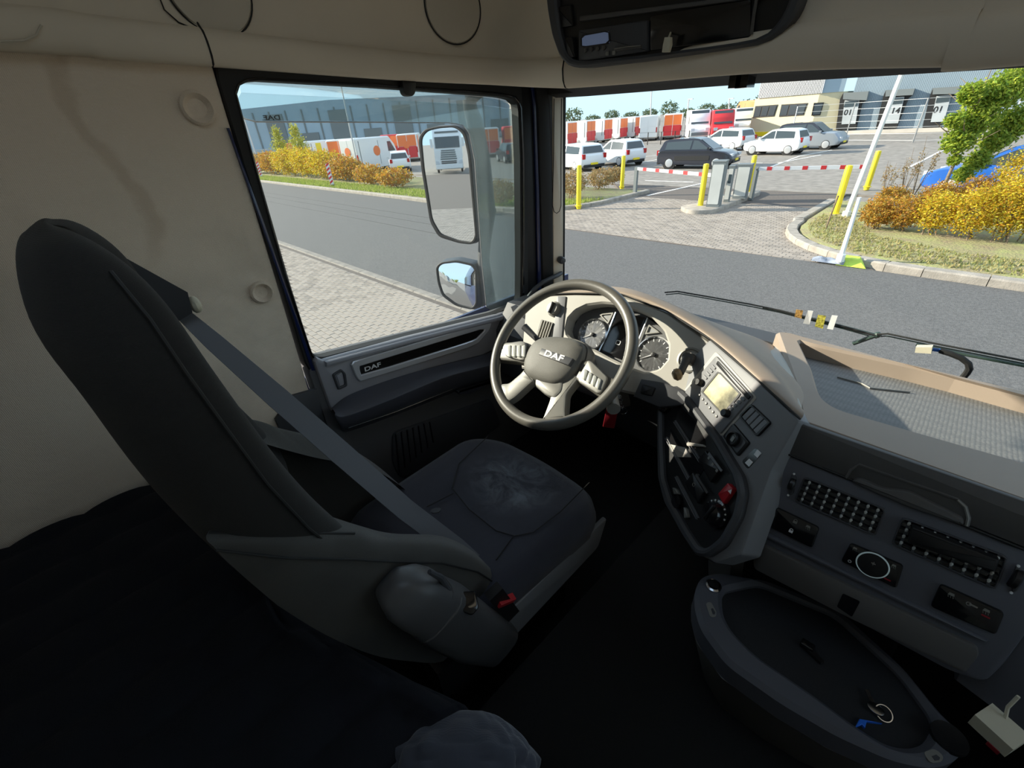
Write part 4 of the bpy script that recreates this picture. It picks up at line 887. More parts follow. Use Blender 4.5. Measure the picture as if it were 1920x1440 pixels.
def van(name, label, x, y, ang, L=5.4, W=2.0, H=2.55, paint='wpaint', rear='orange', rear_low='redp', stripe=None, logo=False, group='parked delivery vans'):
    t = thing(name, label, 'van', (x, y, -.02), R(ang), group); h = L/2
    prof = rpoly([(-h, .35), (-h, H-.06), (-h+.10, H), (h*.42, H), (h*.62, H*.66+.25), (h*.70, H*.50), (h*.93, H*.42), (h, .95), (h, .35), (h*.8, .25), (-h*.9, .25)], .12, 3)
    MB().loft([[Vector((a*kx, y_, 1+(z-1)*kz)) for a, z in prof] for y_, kx, kz in ((-W/2, .985, .95), (-W/2+.1, 1, 1), (W/2-.1, 1, 1), (W/2, .985, .95))]).build('body', M[paint], t, 40, local=True)
    for s in (-1, 1):
        MB().box((-h-.012, s*W*.235, H*.76), (.03, W*.44, H*.38)).build('rear_door', M[rear], t, 0, local=True)
        MB().box((-h-.012, s*W*.235, H*.36), (.03, W*.44, H*.40)).build('rear_door_lower', M[rear_low], t, 0, local=True)
        MB().loft([[Vector((a, s*(W/2+d), z)) for a, z in ((h*.30, H*.55), (h*.30, H*.84), (h*.44, H*.84), (h*.62, H*.55))] for d in (-.05, .012)]).build('side_window', M['cglass'], t, 0, local=True)
        MB().box((-h+.3, s*(W/2+.004), H*.62), (.06, .02, H*.6)).build('door_gap', M['darkrib'], t, 0, local=True)
        MB().box((-h*.1, s*(W/2+.004), H*.55), (.03, .02, H*.7)).build('panel_gap', M['darkrib'], t, 0, local=True)
        if stripe: MB().box((-h*.55, s*(W/2+.006), H*.56), (.7, .025, H*.72)).build('livery_stripe', M[stripe], t, 0, local=True)
        if logo: MB().lathe(Pl((-h*.2, s*(W/2+.008), H*.6), (0, s, 0)), 0, 0, [(.38, -.01), (.38, .012)], 16).build('round_emblem', M['orange'], t, local=True)
        MB().box((h-.05, s*(W/2-.3), 1.0), (.14, .36, .26)).build('head_lamp', M['lamp_clear'], t, 0, local=True)
        MB().box((-h-.02, s*(W/2-.07), 1.1), (.05, .12, .5)).build('tail_lamp', M['lamp_red'], t, 0, local=True)
        for xw in (-h*.58, h*.66): wheel(t, xw, s*(W/2-.01), .34, s)
    q = [(h*.45, H-.1), (h*.68, H*.54)]
    MB().loft([[Vector((a+d, s*W*.42, z+d*.5)) for (a, z), s in ((q[0], -1), (q[0], 1), (q[1], 1), (q[1], -1))] for d in (-.03, .05)]).build('windscreen', M['cglass'], t, 0, local=True)
    MB().box((h-.03, 0, .62), (.12, W*.8, .3)).build('bumper', M['darkrib'], t, 0, local=True)
    if logo: MB().lathe(Pl((-h-.03, .1, H*.62), (-1, 0, 0)), 0, 0, [(.34, -.01), (.34, .012)], 16).build('round_emblem', M['orange'], t, local=True)
    return t
vn = ['nearest', 'second', 'third', 'fourth', 'fifth']
for i, (x, y) in enumerate(((1070, 276), (1105, 271), (1137, 267), (1166, 263), (1193, 260))):
    p = onZ(x, y); an = 187
    van('delivery_van', 'white van with orange-red rear doors, %s in the row from the pillar' % vn[i], p.x-2.6, p.y, an, 5.2, 2.0, 2.5, 'wpaint', 'orange', 'redp')
for x, y, an, lab, kw in ((1217, 262, 116, 'white van with white rear doors ending the row of orange-backed vans', dict(rear='wpaint', rear_low='wpaint')),
                    (1260, 259, 116, 'white van with an orange stripe behind the low fence', dict(rear='orange', rear_low='redp', stripe=None)),
                    (1304, 261, -58, 'tall white panel van facing the camera beyond the car park', dict(H=2.75, L=5.8)),
                    (1347, 260, -60, 'red van facing the camera left of the office', dict(paint='redp', H=2.6)),
                    (1386, 252, -62, 'white van between the red van and the office', dict(H=2.6)),
                    (1398, 236, 150, 'red-orange box van behind the office corner', dict(paint='orange', H=3.4)),
                    (613, 316, 115, 'white van with yellow stripe left of the thin lamp post', dict(rear='wpaint', rear_low='wpaint', stripe='yellow')),
                    (660, 318, 140, 'white van with broad orange stripe behind the lamp post', dict(stripe='orange', rear='orange')),
                    (707, 318, 105, 'white van showing its rear doors with a round orange emblem', dict(rear='wpaint', rear_low='wpaint', logo=True)),
                    (738, 300, 150, 'red van behind the emblem van in the side window', dict(paint='redp')),
                    (775, 300, 140, 'white van with orange panel left of the big mirror', dict(stripe='orange', logo=True)),
                    (575, 306, 130, 'dark red van behind the young trees', dict(paint='redp', H=2.4)),
                    (918, 292, 140, 'red and white van right of the big mirror', dict(stripe='redp')),
                    (962, 288, 140, 'red van at the front edge of the side window', dict(paint='redp'))):
    p = onZ(x, y); van('delivery_van', lab, p.x, p.y, an, **kw)
# ================================================================== WHITE LORRY BEHIND (SEEN IN THE MIRROR)
def lorry(label, x, y, ang):
    t = thing('lorry', label, 'truck', (x, y, 0), R(ang)); W = 2.5; F = Pl((2.2, 0, 0), (1, 0, 0), (0, 1, 0))
    pr = rpoly([(-.1, .9), (-.1, 3.5), (.3, 3.75), (1.6, 3.65), (2.05, 3.0), (2.2, 1.9), (2.2, .35), (1.2, .35), (1.0, .9)], .12, 3)
    MB().loft([[Vector((a, y_, z)) for a, z in pr] for y_ in (-W/2, -W/2+.08, W/2-.08, W/2)]).build('cab_body', M['wpaint'], t, 40, local=True)
    MB().loft([[Vector((a+d, s*1.1, z)) for (a, z), s in (((2.06, 2.98), -1), ((2.06, 2.98), 1), ((2.2, 2.1), 1), ((2.2, 2.1), -1))] for d in (-.03, .03)]).build('windscreen', M['cglass'], t, 0, local=True)
    for k in range(5): MB().slab(F, rrect(-.75+.03*k, 1.15+k*.17, .75-.03*k, 1.26+k*.17, .03), 0, .03).build('grille_slat', M['darkrib'], t, 0, local=True)
    MB().slab(F, rrect(-1.2, .4, 1.2, .75, .06), 0, .06, .02).build('bumper', M['wpaint'], t, 20, local=True)
    for k in range(2): MB().slab(F, rrect(-.7, .82+.14*k, .7, .9+.14*k, .03), 0, .04).build('lower_grille', M['rubber'], t, 0, local=True)
    for s in (-1, 1):
        MB().slab(F, rpoly([(s*.85, .8), (s*1.2, .8), (s*1.22, 1.1), (s*.95, 1.05)], .03), 0, .05).build('head_lamp', M['lamp_clear'], t, 0, local=True)
        MB().box((1.9, s*1.42, 2.5), (.14, .25, .7)).build('wing_mirror', M['wpaint'], t, 0, local=True)
        wheel(t, 1.0, s*1.2, .5, s); wheel(t, -3.2, s*1.2, .5, s)
    MB().box((1.75, 0, 3.35), (.35, 2.1, .12)).build('sun_visor', M['darkrib'], t, 0, local=True)
    MB().box((-1.8, 0, .85), (4.5, .9, .3)).build('chassis', M['rubber'], t, 0, local=True)
    MB().box((-4.6, 0, 2.5), (7.5, 2.5, 2.7)).build('box_body', M['wpaint'], t, 0, local=True)
    return t
# ================================================================== MIRRORS AND WIND DEFLECTOR OUTSIDE THE DOOR
MP = Pl((-1.50, 1.30, 2.6), (.335, -.942, .012))
def refl(x, y, z=0.0):
    p = MP.world(x, y); d = ray(x, y); r = d-MP.n*2*d.dot(MP.n); return p+r*((z-p.z)/r.z)
q = refl(846, 322); lorry('white lorry with slatted grille reflected in the big mirror', q.x, q.y, 78)
for i, (dx, dy, h_) in enumerate(((-5.5, -3, 5.5), (5.0, -2, 4.5), (8.5, 3, 5.0))): tree('roadside_tree', q.x+dx, q.y+dy, 0, h_, 1.5, [(0, 0, h_*.6, 2.0, 2.0, h_*.42, 1500)], 'leaf_gy', ('tree left of the white lorry reflected in the big mirror', 'tree right of the white lorry reflected in the big mirror', 'tree farther right of the reflected white lorry')[i], 300+i, .3, 'roadside trees behind the truck', .1)
z8 = lambda *l: [(760+x/3.43, 200+y/3.43) for x, y in l]
mir = thing('door_mirror', 'black door mirror unit with a tall mirror above a wide angle mirror', 'mirror', (-1.45, 1.4, 2.0))
hs = rpoly(MP.poly(z8((90, 200), (130, 145), (210, 125), (340, 118), (395, 165), (425, 300), (470, 840), (440, 885), (350, 875), (220, 835), (165, 740), (110, 400))), .02, 3)
MB().loft([[MP.p(a, b, .004) for a, b in ccw(hs)], [MP.p(a, b, -.03) for a, b in inset(ccw(hs), -.004)], [MP.p(a, b, -.07) for a, b in inset(ccw(hs), .02)], [MP.p(a, b, -.085) for a, b in inset(ccw(hs), .05)]]).build('main_housing', M['mirrorh'], mir)
gm = rpoly(MP.poly(z8((110, 205), (145, 158), (215, 140), (325, 132), (378, 175), (408, 305), (455, 830), (430, 868), (350, 858), (232, 815), (180, 725), (128, 400))), .018, 3)
MB().slab(MP, gm, .003, .006).build('main_mirror', M['mirror'], mir, 0)
MB().ring(MP, hs, gm, .0, .012, .003, 120, .003).build('mirror_rim', M['rubber'], mir)
MP2 = Pl((-1.50, 1.30, 2.2), (.40, -.88, .16))
h2_ = rpoly(MP2.poly(z8((200, 1030), (230, 1000), (330, 985), (440, 1010), (462, 1050), (470, 1270), (440, 1305), (330, 1280), (240, 1215), (212, 1130))), .02, 3)
MB().loft([[MP2.p(a, b, .004) for a, b in ccw(h2_)], [MP2.p(a, b, -.04) for a, b in inset(ccw(h2_), -.012)], [MP2.p(a, b, -.10) for a, b in inset(ccw(h2_), .0)], [MP2.p(a, b, -.14) for a, b in inset(ccw(h2_), .04)]]).build('lower_housing', M['mirrorh'], mir)
g2 = rpoly(MP2.poly(z8((213, 1035), (240, 1010), (330, 1000), (430, 1022), (452, 1055), (456, 1262), (432, 1292), (335, 1268), (250, 1205), (224, 1130))), .018, 3)
cc = Vector((sum(a for a, b in g2)/len(g2), sum(b for a, b in g2)/len(g2)))
MB().loft([[MP2.p(cc.x+(a-cc.x)*k, cc.y+(b-cc.y)*k, .016-.010*k*k) for a, b in ccw(g2)] for k in (1, .85, .7, .55, .4, .25, .1, .01)]).build('wide_angle_mirror', M['mirror'], mir)
MB().ring(MP2, h2_, g2, .0, .012, .003, 120, .003).build('mirror_rim', M['rubber'], mir)
AX = -1.46
arm = [onX(x, y, AX) for x, y in ((868, 185), (872, 205), (880, 230), (893, 300), (905, 400), (900, 455), (898, 490), (905, 560), (912, 595), (915, 615))]
MB().tube([p+Vector((0, .03, 0)) for p in arm], [.026, .03, .036, .040, .040, .03, .03, .042, .03, .026], 12).build('mirror_arm', M['mirrorh'], mir)
MB().tube([arm[0]+Vector((0, .03, 0)), arm[0]+Vector((.12, .10, .08)), Vector((-1.18, 1.52, 3.0))], .03, 10).build('upper_bracket', M['mirrorh'], mir)
MB().tube([arm[-1]+Vector((0, .03, 0)), arm[-1]+Vector((.10, .10, -.08)), Vector((-1.17, 1.52, 1.95))], .03, 10).build('lower_bracket', M['mirrorh'], mir)
DFX = -1.215
DF = Pl((DFX, 0, 0), (1, 0, 0))
dfl = thing('wind_deflector', 'clear bluish wind deflector round the top and front of the driver window', 'deflector', (DFX, .85, 2.2))
L_ = [(452, 174), (700, 186), (900, 197), (960, 205), (974, 222), (976, 575), (930, 588), (912, 575), (904, 500), (897, 400), (890, 300), (880, 250), (868, 234), (840, 230), (700, 229), (480, 228), (458, 222), (447, 205), (445, 188)]
MB().slab(DF, DF.poly(L_), -.002, .002).build('sheet', M['deflector'], dfl)
e_ = [DF.world(x, y, .002) for x, y in L_[6:18]]
MB().tube(e_, .0022, 6).build('edge', M['chrome'], dfl)
tp = [DF.world(x, y) for x, y in L_[:4]]
MB().patch([[p for p in tp], [p+Vector((.012, 0, .025)) for p in tp], [p+Vector((.04, 0, .035)) for p in tp]], 3, 3).build('bent_top', M['deflector'], dfl)
a, b = DF.at(509, 221); text('lettering', 'DAF', DF, a, b, .0145, M['rubber'], dfl, -.02, .001, 1.6, .02, .003, mirror=True)
MB().slab(DF, DF.poly([(491, 224.5), (525, 225), (525, 226), (491, 225.6)]), .003, .0045).build('lettering_line', M['rubber'], dfl)
# ================================================================== WIPERS (outside the windscreen)
def wiper(pts, arm_pts, label):
    P = [scr(x, y)+Vector((0, .035, 0)) for x, y in pts]; t = thing('wiper', label, 'wiper', P[0], 0, 'windscreen wipers')
    MB().tube(P, .0030, 6).build('blade', M['rubber'], t); MB().tube([p+Vector((0, .012, -.012)) for p in P], .0022, 6).build('blade_frame', M['wip'], t)
    A_ = [scr(x, y)+Vector((0, .05, 0)) for x, y in arm_pts]; MB().tube(A_, [.005, .005, .004], 8).build('arm', M['wip'], t)
M['wip'] = mat('wiper_metal', (.030, .055, .045), .4)
wiper([(1238, 553), (1262, 551), (1330, 563), (1400, 576), (1457, 588), (1519, 604), (1580, 620), (1640, 637)], [(1640, 640), (1520, 608), (1420, 585)], 'left wiper blade lying along the foot of the windscreen')
wiper([(1639, 634), (1660, 633), (1739, 650), (1830, 668), (1920, 686), (1990, 700)], [(1712, 657), (1810, 678), (1960, 708)], 'right wiper blade lying along the foot of the windscreen')
t = thing('wiper_linkage', 'short wiper link arm sticking up between the two blades', 'wiper arm', scr(1596, 650)); MB().tube([scr(1594, 652)+Vector((0, .04, 0)), scr(1640, 636)+Vector((0, .04, 0))], .007, 8).build('link', M['wip'], t); MB().sphere(scr(1640, 636)+Vector((0, .04, 0)), .01, .01, .01, 8, 6).build('pivot', M['wip'], t)
# stickers on the glass
def sticker(q, mt, label, name='windscreen_sticker'):
    P = [scr(x, y) for x, y in q]; n = (P[1]-P[0]).cross(P[3]-P[0]).normalized(); n = n if n.dot(CAM-P[0]) > 0 else -n
    t = tag(MB().loft([[p for p in P], [p+n*.0015 for p in P]]).build(name, M[mt], None, 0), label, 'sticker', 'stickers on the windscreen'); return t
M['emb1'] = mat('brown_emblem', (.35, .20, .06), .5, var=(160, .8)); M['emb2'] = mat('yellow_emblem', (.42, .38, .06), .5, var=(160, .7))
sticker([(1515, 582), (1525, 583), (1518, 608), (1506, 606)], 'white', 'left white paper tag on the lower windscreen')
sticker([(1560, 591), (1571, 592), (1562, 618), (1551, 616)], 'white', 'right white paper tag on the lower windscreen')
sticker([(1493, 580), (1506, 582), (1503, 597), (1490, 594)], 'emb1', 'small brown emblem sticker left of the left white tag')
sticker([(1534, 590), (1549, 592), (1543, 616), (1528, 612)], 'emb2', 'yellow-green emblem sticker between the white tags')
# cream connector with cable on the dash edge
p = [scr(x, y)-Vector((0, .02, 0)) for x, y in ((1722, 642), (1752, 642), (1750, 654), (1720, 652))]
t = thing('cable_connector', 'cream plug with black corrugated cable standing at the foot of the windscreen', 'connector', p[3])
MB().loft([[q for q in p], [q-Vector((0, .03, -.004)) for q in p]]).build('plug', M['cream'], t)
cb = [scr(x, y)-Vector((0, .03, 0)) for x, y in ((1752, 648), (1765, 650), (1785, 656), (1805, 664), (1818, 674), (1820, 684), (1815, 692), (1808, 700))]
MB().tube(cb[:3], .005, 8).build('blue_lead', M['bpaint'], t); MB().tube(cb[1:], .008, 8).build('corrugated_cable', M['rubber'], t)
# ================================================================== DASHBOARD
def hexmat():
    m = mat('shelf_mat', (.22, .22, .215), .7, spec=.4); nt = m.node_tree; b = nt.nodes['Principled BSDF']
    tc = nt.nodes.new('ShaderNodeTexCoord'); v = nt.nodes.new('ShaderNodeTexVoronoi'); v.inputs['Scale'].default_value = 130; v.inputs['Randomness'].default_value = .25
    nt.links.new(tc.outputs['Object'], v.inputs['Vector'])
    bp = nt.nodes.new('ShaderNodeBump'); bp.inputs['Strength'].default_value = .45; bp.inputs['Distance'].default_value = .002; bp.invert = True
    nt.links.new(v.outputs['Distance'], bp.inputs['Height']); nt.links.new(bp.outputs[0], b.inputs['Normal'])
    rp = nt.nodes.new('ShaderNodeValToRGB'); rp.color_ramp.elements[0].color = (.26, .26, .25, 1); rp.color_ramp.elements[1].color = (.17, .17, .17, 1); rp.color_ramp.elements[1].position = .7
    nt.links.new(v.outputs['Distance'], rp.inputs[0]); nt.links.new(rp.outputs[0], b.inputs['Base Color'])
    return m
M['mat'] = hexmat()
dash = thing('dashboard', 'wide truck dashboard with instruments, radio console, vents and padded top', 'dashboard', (-.1, 1.2, 1.5))
CP = Pl((-.25, 1.05, 2.32), (0, -.82, .572))                 # instrument panel
CN = Pl((.06, .85, 2.317), (-.515, -.748, .419))             # centre console turned to the driver
PP = Pl((.068, .85, 2.317), (0, -.951, .309))                # passenger side face
z4 = lambda *l: [(900+x/4.5, 500+y/4.5) for x, y in l]
z5 = lambda *l: [(1180+x/2.769, 580+y/2.769) for x, y in l]
z6 = lambda *l: [(1380+x/2.769, 780+y/2.769) for x, y in l]
z7 = lambda *l: [(1200+x/3.79, 620+y/3.79) for x, y in l]
zs = lambda *l: [(1180+x/2.595, 480+y/2.595) for x, y in l]
# --- instrument panel with a recessed cluster
outer = CP.poly([(985, 572), (1030, 553), (1075, 551), (1165, 553), (1250, 585), (1335, 641), (1330, 700), (1295, 745), (1215, 745), (1100, 720), (975, 690)])
inner = CP.poly(z4((725, 520), (745, 435), (805, 370), (900, 325), (1030, 308), (1150, 318), (1290, 350), (1440, 420), (1550, 540), (1590, 660), (1580, 780), (1510, 862), (1400, 892), (1250, 840), (1100, 770), (980, 705), (870, 645), (770, 605), (735, 570)))
pan = MB().ring(CP, outer, inner, -.03, .0, -.045, 120, .006).build('instrument_panel', M['silver'], dash)
clu = MB().slab(CP, CP.poly(z4((715, 520), (800, 360), (1030, 300), (1290, 340), (1560, 540), (1600, 700), (1520, 870), (1400, 900), (1100, 780), (760, 615))), -.06, -.042).build('instrument_cluster', M['clusterbase'], dash)
CL = Pl(CP.p(0, 0, -.042), CP.n)
def gauge(cx, cy, r):
    a, b = CL.at(cx, cy)
    MB().lathe(CL, a, b, [(r, 0), (r, .008), (r*.93, .010), (r*.90, .004)], 36).build('gauge_ring', M['chrome'], clu)
    MB().lathe(CL, a, b, [(r*.91, .0), (r*.91, .004), (.0005, .004)], 36).build('gauge_dial', M['dial'], clu)
    for k in range(13):
        t = R(225-k*22.5); c, s = math.cos(t), math.sin(t); w_ = .0011
        q = [(a+c*r*.72-s*w_, b+s*r*.72+c*w_), (a+c*r*.72+s*w_, b+s*r*.72-c*w_), (a+c*r*.86+s*w_, b+s*r*.86-c*w_), (a+c*r*.86-s*w_, b+s*r*.86+c*w_)]
        MB().slab(CL, q, .0042, .005).build('tick', M['white'], clu, 0)
    t = R(215); c, s = math.cos(t), math.sin(t); MB().slab(CL, [(a-s*.0015, b+c*.0015), (a+s*.0015, b-c*.0015), (a+c*r*.75, b+s*r*.75)], .006, .008).build('needle', M['white'], clu, 0)
    MB().lathe(CL, a, b, [(r*.12, .004), (r*.12, .010), (.0005, .011)], 16).build('needle_hub', M['black'], clu)
gauge(900+955/4.5, 500+575/4.5, .052); gauge(900+1470/4.5, 500+745/4.5, .054)
MB().slab(CL, rpoly(CL.poly(z4((1145, 385), (1400, 430), (1320, 640), (1230, 800), (1010, 715), (1080, 560))), .006), 0, .005, .001).build('centre_display', M['gloss'], clu)
MB().tube([CL.world(x, y, .006) for x, y in z4((1145, 385), (1060, 600), (1005, 712))], .0022, 6).build('display_edge', M['chrome'], clu)
MB().tube([CL.world(x, y, .006) for x, y in z4((1415, 430), (1370, 540), (1330, 640))], .0022, 6).build('display_edge', M['chrome'], clu)
for q in (((1010, 405), (1135, 390), (1085, 490)), ((1430, 490), (1525, 560), (1395, 575))):
    q_ = CL.poly(z4(*q)); MB().ring(CL, q_, inset(ccw(q_), .004), 0, .006, .001, 36).build('small_gauge_frame', M['silverp'], clu); MB().slab(CL, q_, 0, .002).build('small_gauge', M['dial'], clu)
a, b = CL.at(*z4((1165, 640))[0], .006)
MB().ring(CL, rrect(a-.008, b-.007, a+.008, b+.007, .003), rrect(a-.006, b-.005, a+.006, b+.005, .002), .005, .0062, .005, 24).build('display_symbol', M['white'], clu)
# left column: knob and vent
sk = Pl(CP.p(0, 0, .001), CP.n)
MB().slab(sk, rpoly(CP.poly([(1046, 556), (1062, 556), (1052, 655), (1035, 655)]), .004), -.004, .003, .001).build('painted_shade_strip', M['console'], dash)  # grey strip stands in for a band of shade on the panel
a, b = sk.at(1040, 580); k_ = MB().lathe(sk, a, b, [(.026, 0), (.026, .004), (.021, .008), (.02, .018), (.0005, .02)], 28).build('light_switch', M['silverp'], dash)
MB().slab(sk, rrect(a-.004, b-.019, a+.004, b+.019, .003), .012, .027, .002).build('grip', M['black'], k_)
q = z4((520, 445), (625, 475), (580, 610), (470, 610)); vt = MB().slab(sk, rpoly(sk.poly(q), .006), -.004, .002).build('side_vent', M['black'], dash)
for k in range(5):
    t = (k+.5)/5; x0, y0 = q[0][0]+(q[1][0]-q[0][0])*t, q[0][1]+(q[1][1]-q[0][1])*t; x1, y1 = q[3][0]+(q[2][0]-q[3][0])*t, q[3][1]+(q[2][1]-q[3][1])*t
    MB().bar(sk.world(x0, y0+1, .004), sk.world(x1, y1-1, .004), .0022, .008, CP.n).build('vent_slat', M['silver'], vt, 0)
# brake lever in its round recess
a, b = sk.at(*z4((1775, 790))[0]); br = MB().lathe(sk, a, b, [(.034, -.002), (.034, .005), (.029, .007), (.026, -.01), (.0005, -.012)], 32).build('brake_lever', M['silverp'], dash)
MB().slab(sk, rrect(a-.020, b-.012, a+.014, b+.016, .008), -.01, .022, .006).build('lever_block', M['lid'], br)
p0 = sk.p(a-.004, b-.002, .018); p1 = sk.world(*z4((1690, 900))[0], .045); p2 = sk.world(*z4((1648, 915))[0], .05)
MB().tube([p0, p0+(p1-p0)*.5, p1], [.012, .010, .009], 12).build('lever_stem', M['lid'], br)
MB().tube([p1+(p1-p2)*.2, p1+(p2-p1)*.3, p2, p2+(p2-p1)*.5], [.010, .016, .016, .009], 14).build('lever_knob', M['tan'], br)
# --- console
con = MB().slab(CN, rpoly(CN.poly([(1330, 636), (1420, 713), (1499, 789), (1447, 880), (1391, 1040), (1340, 1056), (1312, 1040), (1250, 935), (1240, 830), (1240, 735), (1280, 690)]), .006), -.05, 0, .005).build('centre_console', M['console'], dash)
MB().slab(CN, rpoly(CN.poly(z7((540, 150), (560, 165), (820, 455), (830, 480), (600, 745), (560, 750), (310, 450), (320, 420))), .006), -.002, .002, .001).build('radio_surround', M['silver'], dash)
rad = MB().slab(CN, rpoly(CN.poly(z7((555, 182), (816, 470), (582, 738), (326, 440))), .005), 0, .007, .002).build('radio', M['console'], dash)
RD = Pl(CN.p(0, 0, .007), CN.n)
MB().ring(RD, RD.poly(z7((560, 285), (722, 452), (592, 606), (436, 435))), RD.poly(z7((562, 300), (706, 450), (590, 590), (452, 436))), -.001, .002, .0, 48).build('screen_frame', M['black'], rad)
MB().slab(RD, RD.poly(z7((562, 300), (706, 450), (590, 590), (452, 436))), -.001, .0008).build('screen', M['radioscreen'], rad)
MB().slab(RD, rpoly(RD.poly(z7((556, 215), (790, 470), (772, 492), (545, 240))), .002), 0, .003, .001).build('disc_slot', M['black'], rad)
for x, y in ((435, 370), (622, 590)):
    a, b = RD.at(*z7((x, y))[0]); MB().lathe(RD, a, b, [(.0095, 0), (.009, .012), (.0075, .014), (.0005, .014)], 20).build('knob', M['black'], rad)
for k in range(6):
    t = k/5; x, y = 425+t*120, 458+t*150; a, b = RD.at(*z7((x, y))[0]); MB().lathe(RD, a, b, [(.0035, 0), (.003, .003), (.0005, .0035)], 12).build('preset_button', M['silverp'], rad)
for k in range(4):
    x, y = 655+k*28, 555-k*22; q = [(x-14, y-22), (x+12, y-2), (x+2, y+14), (x-26, y-6)]; MB().slab(RD, rpoly(RD.poly(z7(*q)), .001), 0, .0025, .0008).build('key', M['console'], rad, 20)
    x, y = 465+k*20, 335-k*24; q = [(x-16, y-12), (x+8, y+14), (x+18, y+3), (x-6, y-22)]; MB().slab(RD, rpoly(RD.poly(z7(*q)), .001), 0, .0025, .0008).build('key', M['console'], rad, 20)
blk = MB().ring(CN, rpoly(CN.poly(z7((800, 522), (942, 655), (842, 758), (712, 610))), .006), rpoly(CN.poly(z7((802, 540), (922, 656), (838, 738), (730, 612))), .005), -.001, .006, 0, 60, .001).build('blank_switch_panel', M['black'], dash)
for k in range(4):
    e0 = lambda t, A_, B_: (A_[0]+(B_[0]-A_[0])*t, A_[1]+(B_[1]-A_[1])*t)
    A0, A1, B1, B0 = (802, 540), (922, 656), (838, 738), (730, 612); t0, t1_ = k/4+.02, (k+1)/4-.02
    MB().slab(CN, CN.poly(z7(e0(t0, A0, A1), e0(t1_, A0, A1), e0(t1_, B0, B1), e0(t0, B0, B1))), 0, .004, .001).build('blank_cap', M['console'], blk, 20)
sk_ = MB().slab(CN, rpoly(CN.poly(z7((670, 658), (790, 800), (702, 898), (595, 752))), .006), 0, .005, .002).build('power_socket', M['black'], dash)
MB().slab(CN, rpoly(CN.poly(z7((668, 676), (768, 798), (702, 876), (615, 752))), .005), .004, .0055).build('socket_plate', M['dark'], sk_)
a, b = CN.at(*z7((672, 772))[0], .005); MB().lathe(CN, a, b, [(.016, .005), (.016, .013), (.0135, .015), (.012, .009), (.0005, .010)], 24).build('socket_cap', M['black'], sk_)
MB().slab(CN, rrect(a-.004, b-.006, a+.004, b+.006, .001), .010, .0112).build('socket_symbol', M['silverp'], sk_)
ic = MB().slab(CN, rpoly(CN.poly(z7((822, 832), (864, 880), (768, 986), (724, 930))), .006), -.0005, .0008).build('switch_opening', M['gloss'], dash)
for q in (((838, 845), (866, 872), (838, 905), (812, 880)), ((780, 910), (806, 935), (778, 968), (750, 940))): MB().slab(CN, CN.poly(z7(*q)), .0005, .0018).build('terminal_label', M['cab_w'] if 'cab_w' in M else M['white'], ic, 0)
# --- driver side switch pod below the console
pod_o = z5((165, 430), (200, 385), (250, 390), (330, 460), (480, 660), (608, 870), (626, 960), (600, 1080), (520, 1230), (430, 1290), (370, 1282), (300, 1180), (200, 1000), (170, 880), (165, 700))
pod_i = z5((185, 470), (215, 425), (255, 440), (330, 520), (455, 690), (560, 870), (585, 960), (560, 1070), (490, 1195), (425, 1245), (385, 1240), (325, 1150), (235, 990), (200, 880), (190, 700))
podr = MB().ring(CN, rpoly(CN.poly(pod_o), .01), rpoly(CN.poly(pod_i), .01), -.03, .018, .002, 140, .006).build('switch_pod', M['dark'], dash)
MB().slab(CN, CN.poly(pod_i), -.02, .004).build('pod_floor', M['black'], podr)
PD = Pl(CN.p(0, 0, .004), CN.n)
for q, nm in ((((265, 500), (335, 570), (395, 680), (400, 710), (330, 715), (240, 590)), 'open_cubby'), (((215, 620), (300, 740), (370, 760), (390, 830), (340, 905), (250, 760), (210, 700)), 'open_cubby')):
    MB().slab(PD, rpoly(PD.poly(z5(*q)), .004), -.002, .0015).build(nm, M['gloss'], podr)
for (q0, q1) in (((243, 650), (425, 935)), ((252, 640), (434, 925)), ((182, 765), (345, 1065)), ((191, 757), (354, 1056)), ((252, 1040), (405, 1340)), ((262, 1034), (415, 1330))):
    MB().bar(PD.world(*z7(q0)[0], .004), PD.world(*z7(q1)[0], .004), .0016, .006, CN.n).build('shelf_edge', M['console'], podr, 0)
MB().slab(PD, rpoly(PD.poly(z5((302, 690), (395, 705), (400, 716), (312, 712))), .001), .0, .008, .001).build('shelf_lip', M['silver'], podr)
MB().slab(PD, rpoly(PD.poly(z5((212, 700), (300, 720), (325, 770), (245, 768))), .003), .0, .006, .001).build('paper_slip', M['silver'], podr)
def switch(q, nm, n, par=podr, mt='black'):
    s_ = MB().slab(PD, rpoly(PD.poly(z7(*q)), .003), 0, .012, .003).build(nm, M[mt], par)
    return s_
s1 = switch([(490, 855), (590, 995), (525, 1085), (435, 925)], 'rocker_switches', 2)
MB().slab(PD, PD.poly(z7((492, 862), (586, 992), (576, 1004), (482, 878)), .012), .011, .0128).build('switch_top', M['console'], s1)
for k in range(3):
    a, b = PD.at(*z7((490+k*28, 905+k*45))[0], .012); MB().slab(PD, rrect(a-.003, b-.003, a+.003, b+.003, .001), .011, .0128).build('switch_symbol', M['silverp'], s1, 0)
s2 = switch([(400, 1010), (485, 1150), (435, 1235), (340, 1090)], 'lower_rocker_switches', 2)
MB().slab(PD, PD.poly(z7((402, 1016), (484, 1148), (474, 1160), (392, 1030)), .012), .011, .0128).build('switch_top', M['lid'], s2)
a, b = PD.at(*z7((383, 1095))[0], .012); MB().torus(Pl(PD.p(0, 0, .0125), PD.n), a, b, .004, .0008, 20, 6).build('switch_symbol', M['silverp'], s2)
hz_ = switch([(650, 1085), (692, 1130), (616, 1238), (578, 1165)], 'hazard_button', 1, podr, 'red')
a, b = PD.at(*z7((642, 1140))[0], .012); MB().slab(PD, [(a-.005, b-.004), (a+.005, b-.004), (a, b+.005)], .0115, .0126).build('hazard_triangle', M['white'], hz_, 0)
